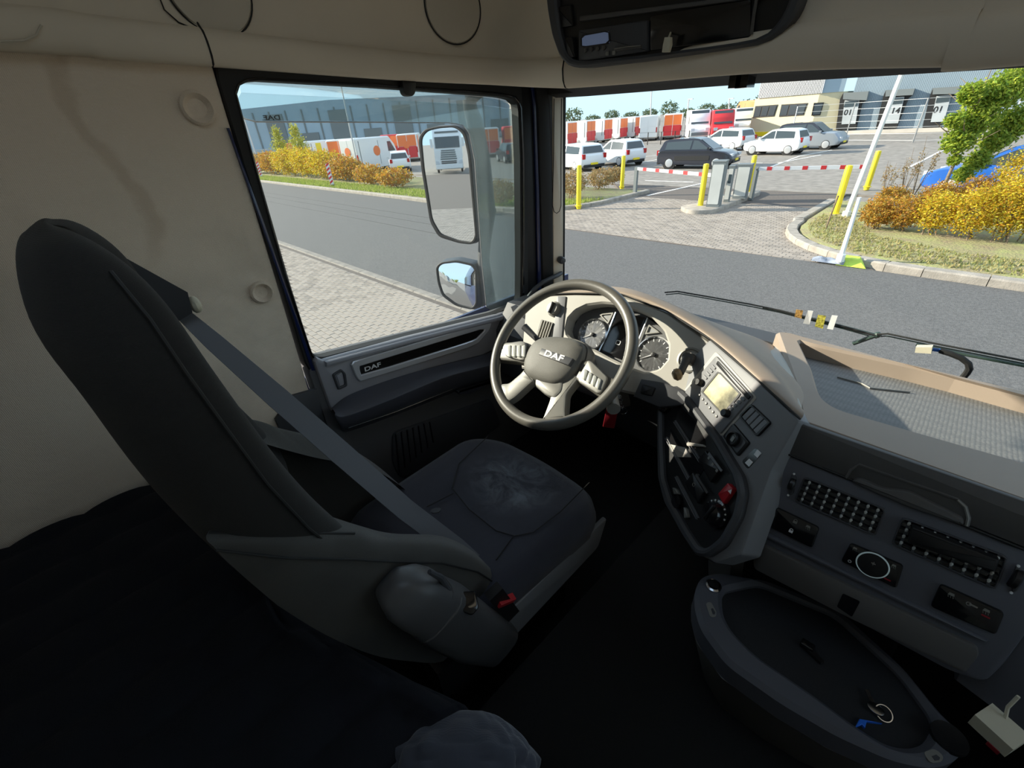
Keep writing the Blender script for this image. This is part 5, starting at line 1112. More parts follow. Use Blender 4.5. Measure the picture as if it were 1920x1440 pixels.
a, b = PD.at(*z7((535, 1300))[0], .01)
kn = MB().lathe(PD, a, b, [(.032, 0), (.031, .010), (.026, .012), (.022, .026), (.0005, .028)], 36).build('heater_knob', M['gloss'], podr)
for k in range(9):
    t = R(20+k*22); c, s = math.cos(t)*.0285, math.sin(t)*.0285; MB().slab(PD, rrect(a+c-.0016, b+s-.0016, a+c+.0016, b+s+.0016, .0004), .0108, .0122).build('knob_mark', M['white'], kn, 0)
MB().slab(PD, rrect(a-.003, b-.02, a+.003, b+.02, .002), .024, .032, .002).build('knob_grip', M['black'], kn)
a, b = PD.at(*z5((195, 500))[0]); rs = MB().lathe(PD, a, b, [(.022, 0), (.021, .012), (.016, .014), (.014, .024), (.0005, .025)], 28).build('round_switch', M['gloss'], podr)
MB().torus(Pl(PD.p(0, 0, .022), PD.n), a, b, .013, .0012, 28, 6).build('switch_ring', M['lid'], rs)
a, b = PD.at(*z7((262, 1215))[0], .006); MB().lathe(PD, a, b, [(.017, 0), (.016, .01), (.0005, .012)], 24).build('small_knob', M['gloss'], podr); MB().torus(Pl(PD.p(0, 0, .009), PD.n), a, b, .015, .0009, 28, 6).build('knob_rim', M['chrome'], podr)
for q in (((245, 1115), (275, 1130), (290, 1165), (255, 1165)), ((325, 1255), (345, 1270), (358, 1330), (330, 1335))): MB().slab(PD, rpoly(PD.poly(z7(*q)), .003), 0, .008, .002).build('push_button', M['silverp'], podr)
# lower wall of the console down to the floor
b0 = [CN.world(x, y, -.02) for x, y in ((1240, 735), (1240, 830), (1250, 935), (1312, 1040), (1340, 1056), (1391, 1040))]
MB().loft([[p for p in b0], [Vector((p.x*.6+.02, p.y+.10, 1.95)) for p in b0], [Vector((p.x*.5+.05, p.y+.16, 1.46)) for p in b0]], caps=False, close=False).build('console_side', M['tunnel'], dash)
MB().slab(sk, CP.poly([(1205, 712), (1245, 718), (1290, 735), (1285, 760), (1240, 765), (1190, 745)]), -.02, .012, .004).build('switch_strip', M['dark'], dash)
MB().slab(sk, rpoly(CP.poly(z4((1390, 1000), (1500, 1030), (1470, 1100), (1370, 1075))), .003), .010, .018, .003).build('blank_switch', M['black'], dash)
# --- passenger side
top_l = onX(1499, 790, .068)
MB().slab(PP, rpoly(PP.poly(z6((255, 192), (330, 35))) + [(1.04, PP.at(1920, 939)[1]), (1.04, PP.at(1920, 1029)[1])], .004), -.04, .0, .004).build('shelf_lid', M['lid'], dash)
bl = PP.at(1400, 1046); dbr = PP.at(1846, 1284)
face = MB().slab(PP, rpoly([PP.at(1473, 852), PP.at(2030, 1078), PP.at(1990, 1130), PP.at(1925, 1192), PP.at(1885, 1248), PP.at(1848, 1284), PP.at(1780, 1262), PP.at(1600, 1165), bl], .012), -.05, -.003, .006).build('passenger_face', M['face'], dash)
MB().slab(PP, [PP.at(1860, 1150), (1.04, PP.at(1920, 1032)[1]), (1.04, -.50), PP.at(1790, 1300)], -.11, -.035, .006).build('outer_panel', M['face'], dash)
PF = Pl(PP.p(0, 0, -.003), PP.n)
hd = MB().slab(PF, rpoly(PF.poly(z6((575, 322), (612, 262), (650, 250), (1150, 432), (1195, 470), (1212, 560), (1190, 570), (900, 470), (740, 400))), .008), -.001, .0015).build('handle_recess', M['black'], dash)
MB().tube([PF.world(x, y, .003) for x, y in z6((572, 322), (595, 280), (640, 252), (900, 345), (1150, 432), (1192, 470), (1210, 530), (1200, 572))], .0025, 6).build('recess_edge', M['lid'], hd)
MB().tube([PF.world(x, y, .004) for x, y in z6((1150, 436), (1190, 472), (1206, 530), (1196, 570))], .0022, 6).build('painted_glint', M['silverp'], hd)  # silver line paints a highlight along the recess edge
MB().slab(PF, rpoly(PF.poly(z6((640, 310), (760, 365), (900, 380), (1180, 520), (1185, 565), (900, 468), (740, 400), (600, 335))), .008), 0, .010, .005).build('pull_lip', M['lid'], hd)
MB().tube([PP.world(x, y, .0) for x, y in z6((255, 192), (900, 452), (1495, 692))], .0022, 6).build('lid_gap', M['rubber'], dash)
def vent(q, cols, rows_, par=dash):
    v = MB().slab(PF, rpoly(PF.poly(z6(*q)), .006), -.001, .001).build('air_vent', M['gloss'], par)
    MB().ring(PF, rpoly(inset(ccw(PF.poly(z6(*q))), -.003), .006), rpoly(PF.poly(z6(*q)), .005), -.001, .004, 0, 72, .001).build('vent_frame', M['dark'], v)
    Lp = lambda A_, B_, t: (A_[0]+(B_[0]-A_[0])*t, A_[1]+(B_[1]-A_[1])*t)
    for k in range(cols):
        t = (k+.5)/cols; A_, B_ = Lp(q[0], q[1], t), Lp(q[3], q[2], t)
        MB().bar(PF.world(*z6(A_)[0], .002), PF.world(*z6(B_)[0], .002), .0035, .008, PF.n).build('vent_fin', M['dark'], v, 0)
    for k in range(rows_):
        t = (k+.5)/rows_; A_, B_ = Lp(q[0], q[3], t), Lp(q[1], q[2], t)
        MB().bar(PF.world(*z6(A_)[0], .005), PF.world(*z6(B_)[0], .005), .0022, .006, PF.n).build('vent_slat', M['black'], v, 0)
        for j in range(cols):
            c = PF.world(*z6(Lp(A_, B_, (j+.5)/cols))[0], .007); MB().sphere(c, .0026, .0022, .0040, 8, 5).build('vent_joint', M['cab_grey'], v)
    return v
vent([(362, 322), (768, 484), (716, 612), (312, 436)], 8, 4)
v2 = vent([(872, 532), (1398, 732), (1338, 888), (818, 660)], 8, 4)
dv = MB().slab(PF, rpoly(PF.poly(z6((915, 552), (1365, 722), (1340, 790), (890, 640))), .004), .004, .020, .004).build('heater_control', M['black'], v2)
def wheelsw(x, y, s):
    MB().slab(PF, rpoly(PF.poly(z6((x-20*s, y+10*s), (x+5*s, y-55*s), (x+28*s, y-40*s), (x+12*s, y+50*s), (x-10*s, y+60*s))), .004), 0, .003, .001).build('thumbwheel_base', M['dark'], dash)
    a, b = PF.at(*z6((x+3, y))[0]); c = PF.p(a, b, .0); pl = Pl(c, PF.u)
    w_ = MB().lathe(pl, 0, 0, [(.011*s, -.005), (.013*s, -.003), (.013*s, .003), (.011*s, .005)], 18).build('thumbwheel', M['black'], dash)
    for dx, dy in ((14*s, -52*s), (-16*s, 58*s)):
        a, b = PF.at(*z6((x+dx, y+dy))[0]); MB().lathe(PF, a, b, [(.0022, .001), (.0018, .0032), (.0003, .0034)], 10).build('wheel_mark', M['white'], w_)
wheelsw(288, 352, 1.0); wheelsw(1448, 842, 1.25)
def swpanel(q, nm):
    s_ = MB().slab(PF, rpoly(PF.poly(z6(*q)), .006), -.001, .006, .002).build(nm, M['gloss'], dash)
    return s_
def sym(par, x, y, kind, mt='white', s=1.0):
    a, b = PF.at(*z6((x, y))[0], .006)
    if kind == 'lock':
        MB().slab(PF, rrect(a-.0035*s, b-.004*s, a+.0035*s, b+.001*s, .0006), .0058, .0068).build('lock_symbol', M[mt], par, 0); MB().torus(Pl(PF.p(0, 0, .0063), PF.n), a, b+.002*s, .0026*s, .0006, 16, 5).build('lock_shackle', M[mt], par)
    elif kind == 'lamp':
        MB().slab(PF, [(a-.004*s, b-.0015*s), (a+.004*s, b-.001*s), (a+.003*s, b+.003*s), (a-.003*s, b+.003*s)], .0058, .0068).build('lamp_symbol', M[mt], par, 0)
        for k in range(3): MB().bar(PF.p(a-.003*s+k*.003*s, b-.0025*s, .0064), PF.p(a-.002*s+k*.003*s, b-.0055*s, .0064), .0007, .0006, PF.n).build('ray_symbol', M[mt], par, 0)
    elif kind == 'ring': MB().torus(Pl(PF.p(0, 0, .0063), PF.n), a, b, .0028*s, .0006, 20, 5).build('ring_symbol', M[mt], par)
    elif kind == 'plus':
        for q in (rrect(a-.003, b-.0006, a+.003, b+.0006, .0001), rrect(a-.0006, b-.003, a+.0006, b+.003, .0001)): MB().slab(PF, q, .0058, .0145).build('plus_symbol', M[mt], par, 0)
    elif kind == 'bar': MB().slab(PF, rrect(a-.005*s, b-.0012, a+.005*s, b+.0012, .0005), .0058, .0068).build('bar_symbol', M[mt], par, 0)
s_ = swpanel([(212, 470), (436, 576), (398, 682), (174, 570)], 'lock_switch_panel'); sym(s_, 308, 548, 'lock', 'silverp'); sym(s_, 286, 596, 'lock'); sym(s_, 374, 576, 'lamp', 'silverp')
s_ = swpanel([(596, 655), (872, 772), (834, 890), (546, 748)], 'bunk_light_panel'); sym(s_, 618, 688, 'lamp', 'silverp', .8); sym(s_, 590, 754, 'ring', 'white', .8); sym(s_, 820, 778, 'lamp', 'silverp', .8); sym(s_, 785, 848, 'bar', 'redtag')
a, b = PF.at(*z6((710, 768))[0], .006); MB().lathe(PF, a, b, [(.023, .004), (.022, .012), (.0005, .013)], 36).build('round_key', M['black'], s_); M['glow'] = mat('lit_ring', (.6, .68, .68), .3, emit=((.55, .75, .78), .05)); MB().torus(Pl(PF.p(0, 0, .011), PF.n), a, b, .0225, .0014, 48, 6).build('lit_ring', M['glow'], s_); sym(s_, 716, 758, 'plus', 'silverp'); sym(s_, 692, 806, 'bar', 'console')
s_ = swpanel([(1062, 866), (1394, 1016), (1348, 1130), (1008, 982)], 'cab_switch_panel'); sym(s_, 1118, 928, 'lamp', 'silverp'); sym(s_, 1208, 975, 'ring', 'silverp'); sym(s_, 1232, 985, 'bar', 'silverp'); sym(s_, 1300, 1012, 'lamp', 'silverp'); sym(s_, 1296, 1040, 'bar', 'redtag')
MB().slab(PF, PF.poly(z6((150, 598), (1310, 1158), (1290, 1172), (150, 622))), -.001, .008, .004).build('face_ledge', M['face'], dash)
drw = MB().slab(PF, rpoly(PF.poly(z6((118, 645), (540, 850), (1255, 1190), (1262, 1240), (1190, 1330), (600, 1050), (95, 790), (92, 720))), .008), -.001, .007, .005).build('drawer', M['lid'], dash)
MB().slab(PF, rpoly(PF.poly(z6((555, 920), (645, 962), (602, 1042), (524, 988)), .007), .003), .004, .0082).build('drawer_latch', M['gloss'], drw)
# --- padded top: driver hood
def cpx(pl, x, y, h=0.0): return pl.world(x, y, h)
rowA = [cpx(CP, 985, 572), cpx(CP, 1030, 553), cpx(CP, 1075, 551), cpx(CP, 1165, 553), cpx(CP, 1250, 585), cpx(CN, 1335, 640), cpx(CN, 1420, 714), cpx(CN, 1500, 788)]
rowAu = [p+Vector((.002, .006, .008)) for p in rowA]
Bp = [(1000, 560, 1.18), (1040, 545, 1.18), (1090, 540, 1.19), (1170, 543, 1.19), (1250, 568, 1.18), (1353, 616, 1.16), (1462, 699, 1.03), (1502, 776, .90)]
rowB = [onY(x, y, Y) for x, y, Y in Bp]
rowM = [(a+b)*.5+Vector((.0, .0, .010)) for a, b in zip(rowAu, rowB)]
rowC = [p+Vector((.02, .06, -.035)) for p in rowB]
rowD = [Vector((-1.05, 1.44, 2.20)), Vector((-.95, 1.48, 2.20)), Vector((-.8, 1.5, 2.19)), Vector((-.6, 1.52, 2.18)), Vector((-.4, 1.54, 2.17)), Vector((-.15, 1.50, 2.16)), Vector((.0, 1.3, 2.16)), Vector((.06, 1.05, 2.2))]
MB().patch([rowA, rowAu, rowM, rowB, rowC, rowD], 5, 5).build('hood_pad', M['taupe'], dash)
MB().tube([p+Vector((0, -.001, .003)) for p in rowA], .002, 6).build('pad_seam', M['rubber'], dash)
# valley beside the shelf
MB().patch([[onY(1360, 626, 1.30)-Vector((0, 0, .06)), onY(1435, 632, 1.42)-Vector((0, 0, .05)), onY(1462, 632, 1.44)-Vector((0, 0, .03))], [onY(1400, 650, 1.20)-Vector((0, 0, .06)), onY(1440, 650, 1.28)-Vector((0, 0, .02)), onY(1474, 655, 1.32)-Vector((0, 0, .015))], [onY(1460, 700, 1.04)-Vector((0, 0, .03)), onY(1480, 710, 1.06), onY(1496, 720, 1.08)], [onY(1498, 780, .88)-Vector((0, 0, .01)), onY(1502, 782, .88), onY(1505, 786, .87)]], 5, 5).build('shelf_flank', M['silver'], dash)
# shelf with raised rim
TT = Pl((.068, .85, 2.317), (0, .163, .987), (1, 0, 0))
o_p = TT.poly([(1456, 621), (1480, 623), (1500, 629)]) + [TT.at(1920, 739), (1.04, TT.at(1920, 739)[1]), (1.04, .0), TT.at(1920, 938), TT.at(1501, 789), TT.at(1493, 730)]
i_p = TT.poly(zs((826, 408), (880, 425), (1400, 540), (1900, 660))) + [(.98, TT.at(1912, 738)[1]), (.98, .09)] + TT.poly(zs((1920, 1000), (1560, 900), (1020, 745), (960, 705), (925, 655), (890, 540)))
MB().ring(TT, o_p, rpoly(i_p, .02, 4), -.05, .0, -.045, 220, .008).build('shelf_rim', M['taupe'], dash)
MB().slab(TT, i_p, -.065, -.045).build('shelf_mat', M['mat'], dash)
MB().tube([TT.p(a, b, -.004) for a, b in [TT.at(1474, 622), TT.at(1488, 660), TT.at(1500, 710), TT.at(1507, 760), TT.at(1510, 783)]], .0018, 6).build('rim_seam', M['rubber'], dash)
MB().tube([TT.p(*TT.at(x, y), -.042) for x, y in zs((1040, 520), (1160, 550), (1200, 570), (1400, 590))], .0025, 6).build('mat_edge', M['silverp'], dash)
MB().slab(Pl((0, 1.5, 0), (0, -1, 0)), [(-1.05, 1.6), (1.05, 1.6), (1.05, 2.17), (-1.05, 2.17)], -.08, 0).build('rear_bulkhead', M['dark'], dash)
MB().loft([[Vector((-1.05, 1.15, 2.2)), Vector((-.3, 1.05, 2.15)), Vector((-.25, 1.3, 1.7)), Vector((-1.05, 1.35, 1.7))], [Vector((-1.05, 1.2, 2.2)), Vector((-.3, 1.1, 2.15)), Vector((-.25, 1.5, 1.7)), Vector((-1.05, 1.5, 1.7))]]).build('knee_panel', M['dark'], dash)
MB().slab(Pl((LX+.02, 0, 0), (1, 0, 0)), [(1.10, 1.9), (1.10, 2.10), (1.18, 2.20), (1.5, 2.20), (1.5, 1.9)], 0, .30, .01).build('left_end', M['dark'], dash)
# lower tray
TY = Pl((.25, .8, 1.90), (0, 0, 1), (1, 0, 0))
zt = lambda *l: [(1260+x/2.909, 1040+y/2.909) for x, y in l]
t_o = zt((160, 110), (125, 190), (125, 280), (160, 400), (300, 590), (600, 800), (900, 975), (1200, 1110), (1380, 1150), (1500, 1145), (1580, 1095), (1605, 1040), (1590, 960), (1480, 860), (1300, 640), (900, 300), (460, 120), (250, 85))
t_i = zt((290, 190), (275, 230), (282, 320), (330, 410), (460, 540), (800, 770), (1000, 920), (1180, 1030), (1300, 1050), (1380, 1025), (1435, 935), (1420, 870), (1250, 640), (900, 320), (480, 150))
MB().ring(TY, rpoly(TY.poly(t_o), .02), rpoly(TY.poly(t_i), .02), -.06, .0, -.02, 160, .010).build('lower_tray', M['face'], dash)
M['rubbermat'] = mat('tray_liner', (.013, .014, .017), .8, bump=(300, .5, .001))
tl_ = MB().slab(TY, TY.poly(t_i), -.05, -.018).build('tray_liner', M['rubbermat'], dash)
MB().loft([[TY.p(a, b, -.06) for a, b in TY.poly(t_o)], [TY.p(a*.8, b+.10, -.40) for a, b in TY.poly(t_o)]]).build('tray_underside', M['tunnel'], dash)
TS = Pl(TY.p(0, 0, .0), TY.n, (1, 0, 0))
a, b = TS.at(*zt((225, 175))[0]); so_ = MB().lathe(TS, a, b, [(.017, -.002), (.017, .006), (.013, .008), (.012, .002), (.0005, .003)], 24).build('tray_socket', M['chrome'], dash); MB().lathe(TS, a, b, [(.011, .002), (.010, .012), (.0005, .013)], 20).build('socket_plug', M['black'], so_)
a, b = TS.at(*zt((1510, 1000))[0]); MB().lathe(TS, a, b, [(.026, -.002), (.025, .004), (.020, .003), (.0005, .002)], 24).build('cup_recess', M['black'], dash)
for q, s in ((((183, 265), (212, 258), (244, 318), (238, 342), (208, 342)), '24V'), (((1368, 1080), (1430, 1058), (1482, 1100), (1470, 1132), (1410, 1140)), '')):
    lb = MB().slab(TS, rpoly(TS.poly(zt(*q)), .006), -.001, .0012).build('tray_label', M['silverp'], dash, 0)
    q2 = [((x-sum(p[0] for p in q)/5)*.4+sum(p[0] for p in q)/5+8, (y-sum(p[1] for p in q)/5)*.4+sum(p[1] for p in q)/5+8) for x, y in q]; MB().slab(TS, TS.poly(zt(*q2)), .001, .0018).build('label_symbol', M['dark'], lb, 0)
# ================================================================== STEERING WHEEL
SW = Pl((-.54, .853, 2.275), (0, -.688, .725))
sw = thing('steering_wheel', 'large leather truck steering wheel with silver button pods', 'steering wheel', (-.54, .853, 2.275))
MB().torus(SW, 0, 0, .2195, .0165, 80, 16).build('rim', M['leather'], sw)
hub = rpoly(SW.poly(z4((470, 640), (540, 606), (640, 598), (780, 610), (860, 640), (900, 690), (880, 800), (820, 900), (740, 980), (640, 1010), (520, 985), (400, 930), (375, 850), (395, 760), (430, 690))), .02)
hc = Vector((sum(a for a, b in hub)/len(hub), sum(b for a, b in hub)/len(hub))); H_ = ccw(hub)
MB().loft([[SW.p(hc.x+(a-hc.x)*k, hc.y+(b-hc.y)*k, h) for a, b in H_] for k, h in ((1.0, -.04), (1.0, .000), (.96, .012), (.85, .020), (.6, .026), (.3, .029), (.02, .030))]).build('hub_pad', M['hub'], sw)
MB().loft([[SW.p(hc.x+(a-hc.x)*k, hc.y+(b-hc.y)*k, h) for a, b in H_] for k, h in ((.7, -.09), (1.06, -.05), (1.10, -.02), (1.04, -.002))]).build('hub_back', M['leather'], sw)
def spoke(pts, mt, h0=-.022, h1=.006, c=.008, nm='spoke'): return MB().slab(SW, rpoly(SW.poly(z4(*pts)), .01), h0, h1, c).build(nm, M[mt], sw)
spoke([(125, 650), (150, 640), (380, 635), (440, 660), (400, 830), (330, 810), (130, 790), (100, 780)], 'leather')
spoke([(860, 790), (930, 790), (1110, 940), (1200, 960), (1130, 1060), (1020, 1110), (800, 950)], 'leather')
spoke([(380, 860), (470, 960), (420, 1000), (300, 1110), (235, 1150), (140, 1060), (170, 990), (250, 985), (350, 900)], 'silverp')
spoke([(620, 980), (800, 900), (850, 930), (735, 1080), (725, 1230), (730, 1290), (520, 1310), (545, 1250), (590, 1130)], 'silverp')
spoke([(480, 930), (720, 930), (700, 1060), (640, 1120), (560, 1090), (470, 1010)], 'silverp', -.02, .010)
pl_ = spoke([(205, 700), (225, 658), (370, 638), (405, 655), (395, 800), (360, 805), (235, 770)], 'silverp', 0, .014, .005, 'button_pod')
pr_ = spoke([(838, 950), (925, 800), (960, 815), (1095, 950), (1040, 1075), (1005, 1085), (850, 990)], 'silverp', 0, .014, .005, 'button_pod')
for k in range(4):
    x0 = 228+k*41; MB().slab(SW, rpoly(SW.poly(z4((x0+4, 672), (x0+36, 664), (x0+33, 768), (x0+2, 760)), .014), .003), .012, .0185, .002).build('button', M['cab_grey'], pl_)
for k in range(4):
    t = k*40; MB().slab(SW, rpoly(SW.poly(z4((905+t*.95-18, 880+t*.62-16), (905+t*.95+8, 880+t*.62+2), (905+t*.95-18, 880+t*.62+86), (905+t*.95-48, 880+t*.62+64)), .014), .003), .012, .0185, .002).build('button', M['cab_grey'], pr_)
bd = MB().slab(SW, SW.poly(z4((520, 688), (785, 775), (745, 832), (495, 740)), .033), .018, .034, .002).build('badge', M['dark'], sw)
a, b = SW.at(*z4((622, 754))[0], .034); a2, b2 = SW.at(*z4((722, 787))[0], .034)
text('badge_lettering', 'DAF', SW, a, b, .025, M['white'], bd, math.atan2(b2-b, a2-a), .0008, 1.45, .035, .034)
col_ = SW.p(0, -.01, -.05); col_b = Vector((-.52, 1.20, 1.98))
MB().tube([col_, col_+(col_b-col_)*.35, col_b], [.055, .065, .06], 18).build('column_cover', M['console'], sw)
MB().tube([SW.p(.05, .0, -.07), SW.p(.13, -.02, -.075), SW.p(.19, -.05, -.06), SW.p(.225, -.085, -.03)], [.010, .010, .014, .018], 12).build('right_stalk', M['silverp'], sw)
MB().tube([SW.p(-.05, .01, -.07), SW.p(-.15, .03, -.07), SW.p(-.205, .05, -.05)], [.009, .009, .012], 12).build('left_stalk', M['dark'], sw)
# keys hanging at the column
p = SW.p(.145, -.14, -.08)
kt = thing('ignition_key', 'ignition key with red tag hanging below the steering column', 'key', p)
r1 = onY(1163, 745, .95); r2 = onY(1168, 770, .95); r3 = onY(1146, 768, .95); r4 = onY(1142, 800, .95)
MB().tube([col_+(col_b-col_)*.3+Vector((.05, 0, -.02)), r1], [.008, .006], 8).build('key_shaft', M['steel'], kt)
pk = Pl(r2, (.4, -.9, 0)); MB().torus(pk, 0, 0, .012, .0012, 24, 6).build('key_ring', M['chrome'], kt)
for k in range(5): MB().torus(Pl(r1+(r2-r1)*(k/5), (.4 if k % 2 else -.6, -.8, 0)), 0, 0, .005, .0009, 14, 5).build('chain_link', M['chrome'], kt)
rt = Pl(r3, (.45, -.9, .0)); a0 = rt.poly([(1137, 766), (1159, 768), (1152, 803), (1130, 800)])
MB().slab(rt, rpoly(a0, .004), -.002, .002, .001).build('red_tag', M['redtag'], kt)
MB().slab(rt, rpoly(rt.poly([(1137, 765), (1159, 767), (1157, 775), (1135, 773)]), .002), -.003, .003, .001).build('tag_clip', M['red'], kt)
# ================================================================== DRIVER SEAT
seat = thing('driver_seat', 'dark fabric driver seat with tall reclined back, armrest and seat belt', 'seat', (-.57, .45, 1.45))
SR = [((50, 440), (105, 430), .085), ((33, 458), (150, 436), .125), ((36, 522), (240, 490), .155), ((68, 642), (318, 566), .19), ((150, 740), (376, 657), .22), ((218, 838), (452, 763), .235), ((286, 928), (527, 868), .24), ((361, 1004), (602, 951), .24), ((430, 1068), (655, 992), .238), ((510, 1135), (700, 1055), .23)]
SCX = -.575
rings = []; seamP = []
for (bx, by), (fx, fy), hw in SR:
    sx = SCX+hw; B_ = onX(bx, by, sx-.07); F_ = onX(fx, fy, sx-.035)
    lerp = lambda t, X: Vector((X, B_.y+(F_.y-B_.y)*t, B_.z+(F_.z-B_.z)*t))
    d_ = (F_-B_); d_.x = 0; L_d = d_.length; fwdv = d_.normalized()
    half = [lerp(-.06, SCX+hw*.35), lerp(0, sx-.07), lerp(.22, sx-.02), lerp(.5, sx), lerp(.78, sx), lerp(.95, sx-.012), lerp(1.0, sx-.035), lerp(.97, sx-.065), lerp(.82, sx-.10), lerp(.76, SCX+hw*.3)]
    seamP.append(lerp(.79, sx+.001))
    rings.append(half+[Vector((2*SCX-p.x, p.y, p.z)) for p in half[::-1]])
top_ring = [Vector((SCX+(p.x-SCX)*.5, p.y*.5+sum(q.y for q in rings[0])/len(rings[0])*.5, p.z+.008)) for p in rings[0]]
bk_ = MB().loft([top_ring]+rings).build('backrest', M['seatback'], seat, 60); sm_ = bk_.modifiers.new('smooth', 'SUBSURF'); sm_.levels = 2; sm_.render_levels = 2
MB().tube(seamP[2:], .0022, 6).build('piping', M['rubber'], seat)
MB().tube([Vector((2*SCX-p.x, p.y, p.z)) for p in seamP[2:]], .0022, 6).build('piping', M['rubber'], seat)
hp = [[onX(x, y, X) for x, y, X in r_] for r_ in (
    [(470, 935, -.45), (560, 950, -.44), (672, 985, -.42), (735, 1000, -.41), (828, 1005, -.41), (885, 1032, -.41), (912, 1062, -.41)],
    [(391, 996, -.37), (520, 999, -.345), (663, 998, -.345), (715, 1011, -.34), (828, 1017, -.34), (890, 1042, -.34), (919, 1066, -.35)],
    [(405, 1030, -.35), (540, 1045, -.328), (663, 1048, -.32), (730, 1052, -.318), (828, 1055, -.318), (895, 1072, -.318), (923, 1090, -.335)],
    [(450, 1075, -.35), (570, 1100, -.33), (680, 1115, -.318), (750, 1120, -.316), (830, 1122, -.316), (890, 1125, -.318), (922, 1118, -.335)],
    [(520, 1135, -.37), (610, 1190, -.35), (700, 1228, -.34), (770, 1240, -.335), (830, 1240, -.335), (890, 1205, -.335), (918, 1140, -.35)])]
hip = MB().patch(hp, 5, 5).build('hip_panel', M['seatgrey'], seat, 60)
MB().tube([p+Vector((.004, 0, .002)) for p in hp[2]], .0018, 6).build('piping', M['rubber'], hip)
MB().tube([p+Vector((.004, 0, .001)) for p in hp[1][:3]], .0022, 6).build('piping', M['rubber'], hip)
hq = [[Vector((2*SCX-p.x, p.y, p.z)) for p in r_] for r_ in hp]
MB().patch(hq, 5, 5).build('hip_panel', M['seatgrey'], seat, 60)
# cushion
cush = []
prof = [(.0, .02), (.5, .0), (.8, .012), (1.0, .05)]
def cushion_ring(k, z, g=0.0):
    pts = rpoly([(-.795, .20), (-.30, .20), (-.285, .72), (-.36, .80), (-.55, .815), (-.74, .79), (-.82, .70)], .07, 4)
    c = Vector((-.55, .5)); return [Vector((c.x+(a-c.x)*k, c.y+(b-c.y)*k, z-(.045*max(0, (b-.62)/.2)**2 if b > .62 else 0)*k)) for a, b in pts]
MB().loft([cushion_ring(k, z) for k, z in ((.90, 1.80), (1.0, 1.83), (1.01, 1.87), (.985, 1.905), (.94, 1.925), (.85, 1.935), (.7, 1.936), (.45, 1.932), (.2, 1.928), (.02, 1.927))]).build('cushion', M['seatw'] if 'seatw' in M else M['seat'], seat, 60)
q = [onZ(x, y, 1.937) for x, y in ((915, 818), (860, 870), (848, 915), (880, 955), (930, 995), (965, 1005), (1000, 998), (1050, 960), (1105, 905))]
MB().tube([p for p in q], .0016, 6).build('cushion_seam', M['rubber'], seat)
MB().tube([onZ(x, y, 1.937) for x, y in ((850, 925), (800, 950))], .0016, 6).build('cushion_seam', M['rubber'], seat)
MB().tube([onZ(x, y, 1.937) for x, y in ((962, 1006), (930, 1050))], .0016, 6).build('cushion_seam', M['rubber'], seat)
MB().box((-.55, .47, 1.74), (.46, .58, .12)).build('seat_frame', M['black'], seat, 0)
MB().box((-.55, .45, 1.57), (.36, .46, .24)).build('suspension_base', M['black'], seat, 0)
MB().slab(Pl((-.30, 0, 0), (1, 0, 0)), rpoly([(.30, 1.72), (.74, 1.74), (.78, 1.84), (.30, 1.84)], .02), 0, .012, .005).build('side_shield', M['console'], seat)
# shoulder belt guide on the far side
gp = onX(340, 575, -.77)
MB().loft([[gp+Vector(v) for v in ((-.05, -.10, .10), (.03, -.10, .115), (.03, -.06, .125), (-.05, -.06, .11))], [gp+Vector(v) for v in ((-.05, -.03, .02), (.03, -.03, .03), (.035, .015, .03), (-.05, .015, .02))], [gp+Vector(v) for v in ((-.04, -.02, -.02), (.02, -.02, -.02), (.02, .01, -.01), (-.04, .01, -.01))]]).build('belt_guide', M['dark'], seat)
MB().sphere(gp+Vector((.01, .02, .0)), .014, .010, .016, 10, 7).build('guide_button', M['cream'], seat)
# belt
bp = [(342, 588, -.775), (400, 640, -.74), (520, 745, -.665), (640, 850, -.585), (760, 955, -.50), (860, 1030, -.425), (925, 1088, -.365), (948, 1112, -.345)]
cl = [onX(x, y, X) for x, y, X in bp]; rg_ = []
for i, p in enumerate(cl):
    d = (cl[min(i+1, len(cl)-1)]-cl[max(i-1, 0)]).normalized(); nn = (CAM-p).normalized()+Vector((0, .25, .1)); s_ = d.cross(nn).normalized(); hwid = (.012, .017, .022, .024, .024, .024, .023, .022)[i]
    n2 = s_.cross(d).normalized()*.0012
    rg_.append([p-s_*hwid-n2, p+s_*hwid-n2, p+s_*hwid+n2, p-s_*hwid+n2])
MB().loft(rg_).build('belt_strap', M['belt'], seat)
bk = cl[-1]; dd = (cl[-1]-cl[-2]).normalized()
MB().bar(onX(925, 1108, -.272), onX(958, 1150, -.268), .036, .022, (.4, -.3, .8)).build('buckle', M['black'], seat, 0)
MB().bar(onX(934, 1132, -.262), onX(962, 1120, -.262), .016, .012, (.3, .2, .9)).build('buckle_button', M['red'], seat, 0)
MB().slab(Pl(cl[4]+Vector((.0, .01, .012)), (.3, -.2, .9)), circ(.06, -.03, .012, 16, .006), 0, .004, .001).build('belt_stop', M['dark'], seat)
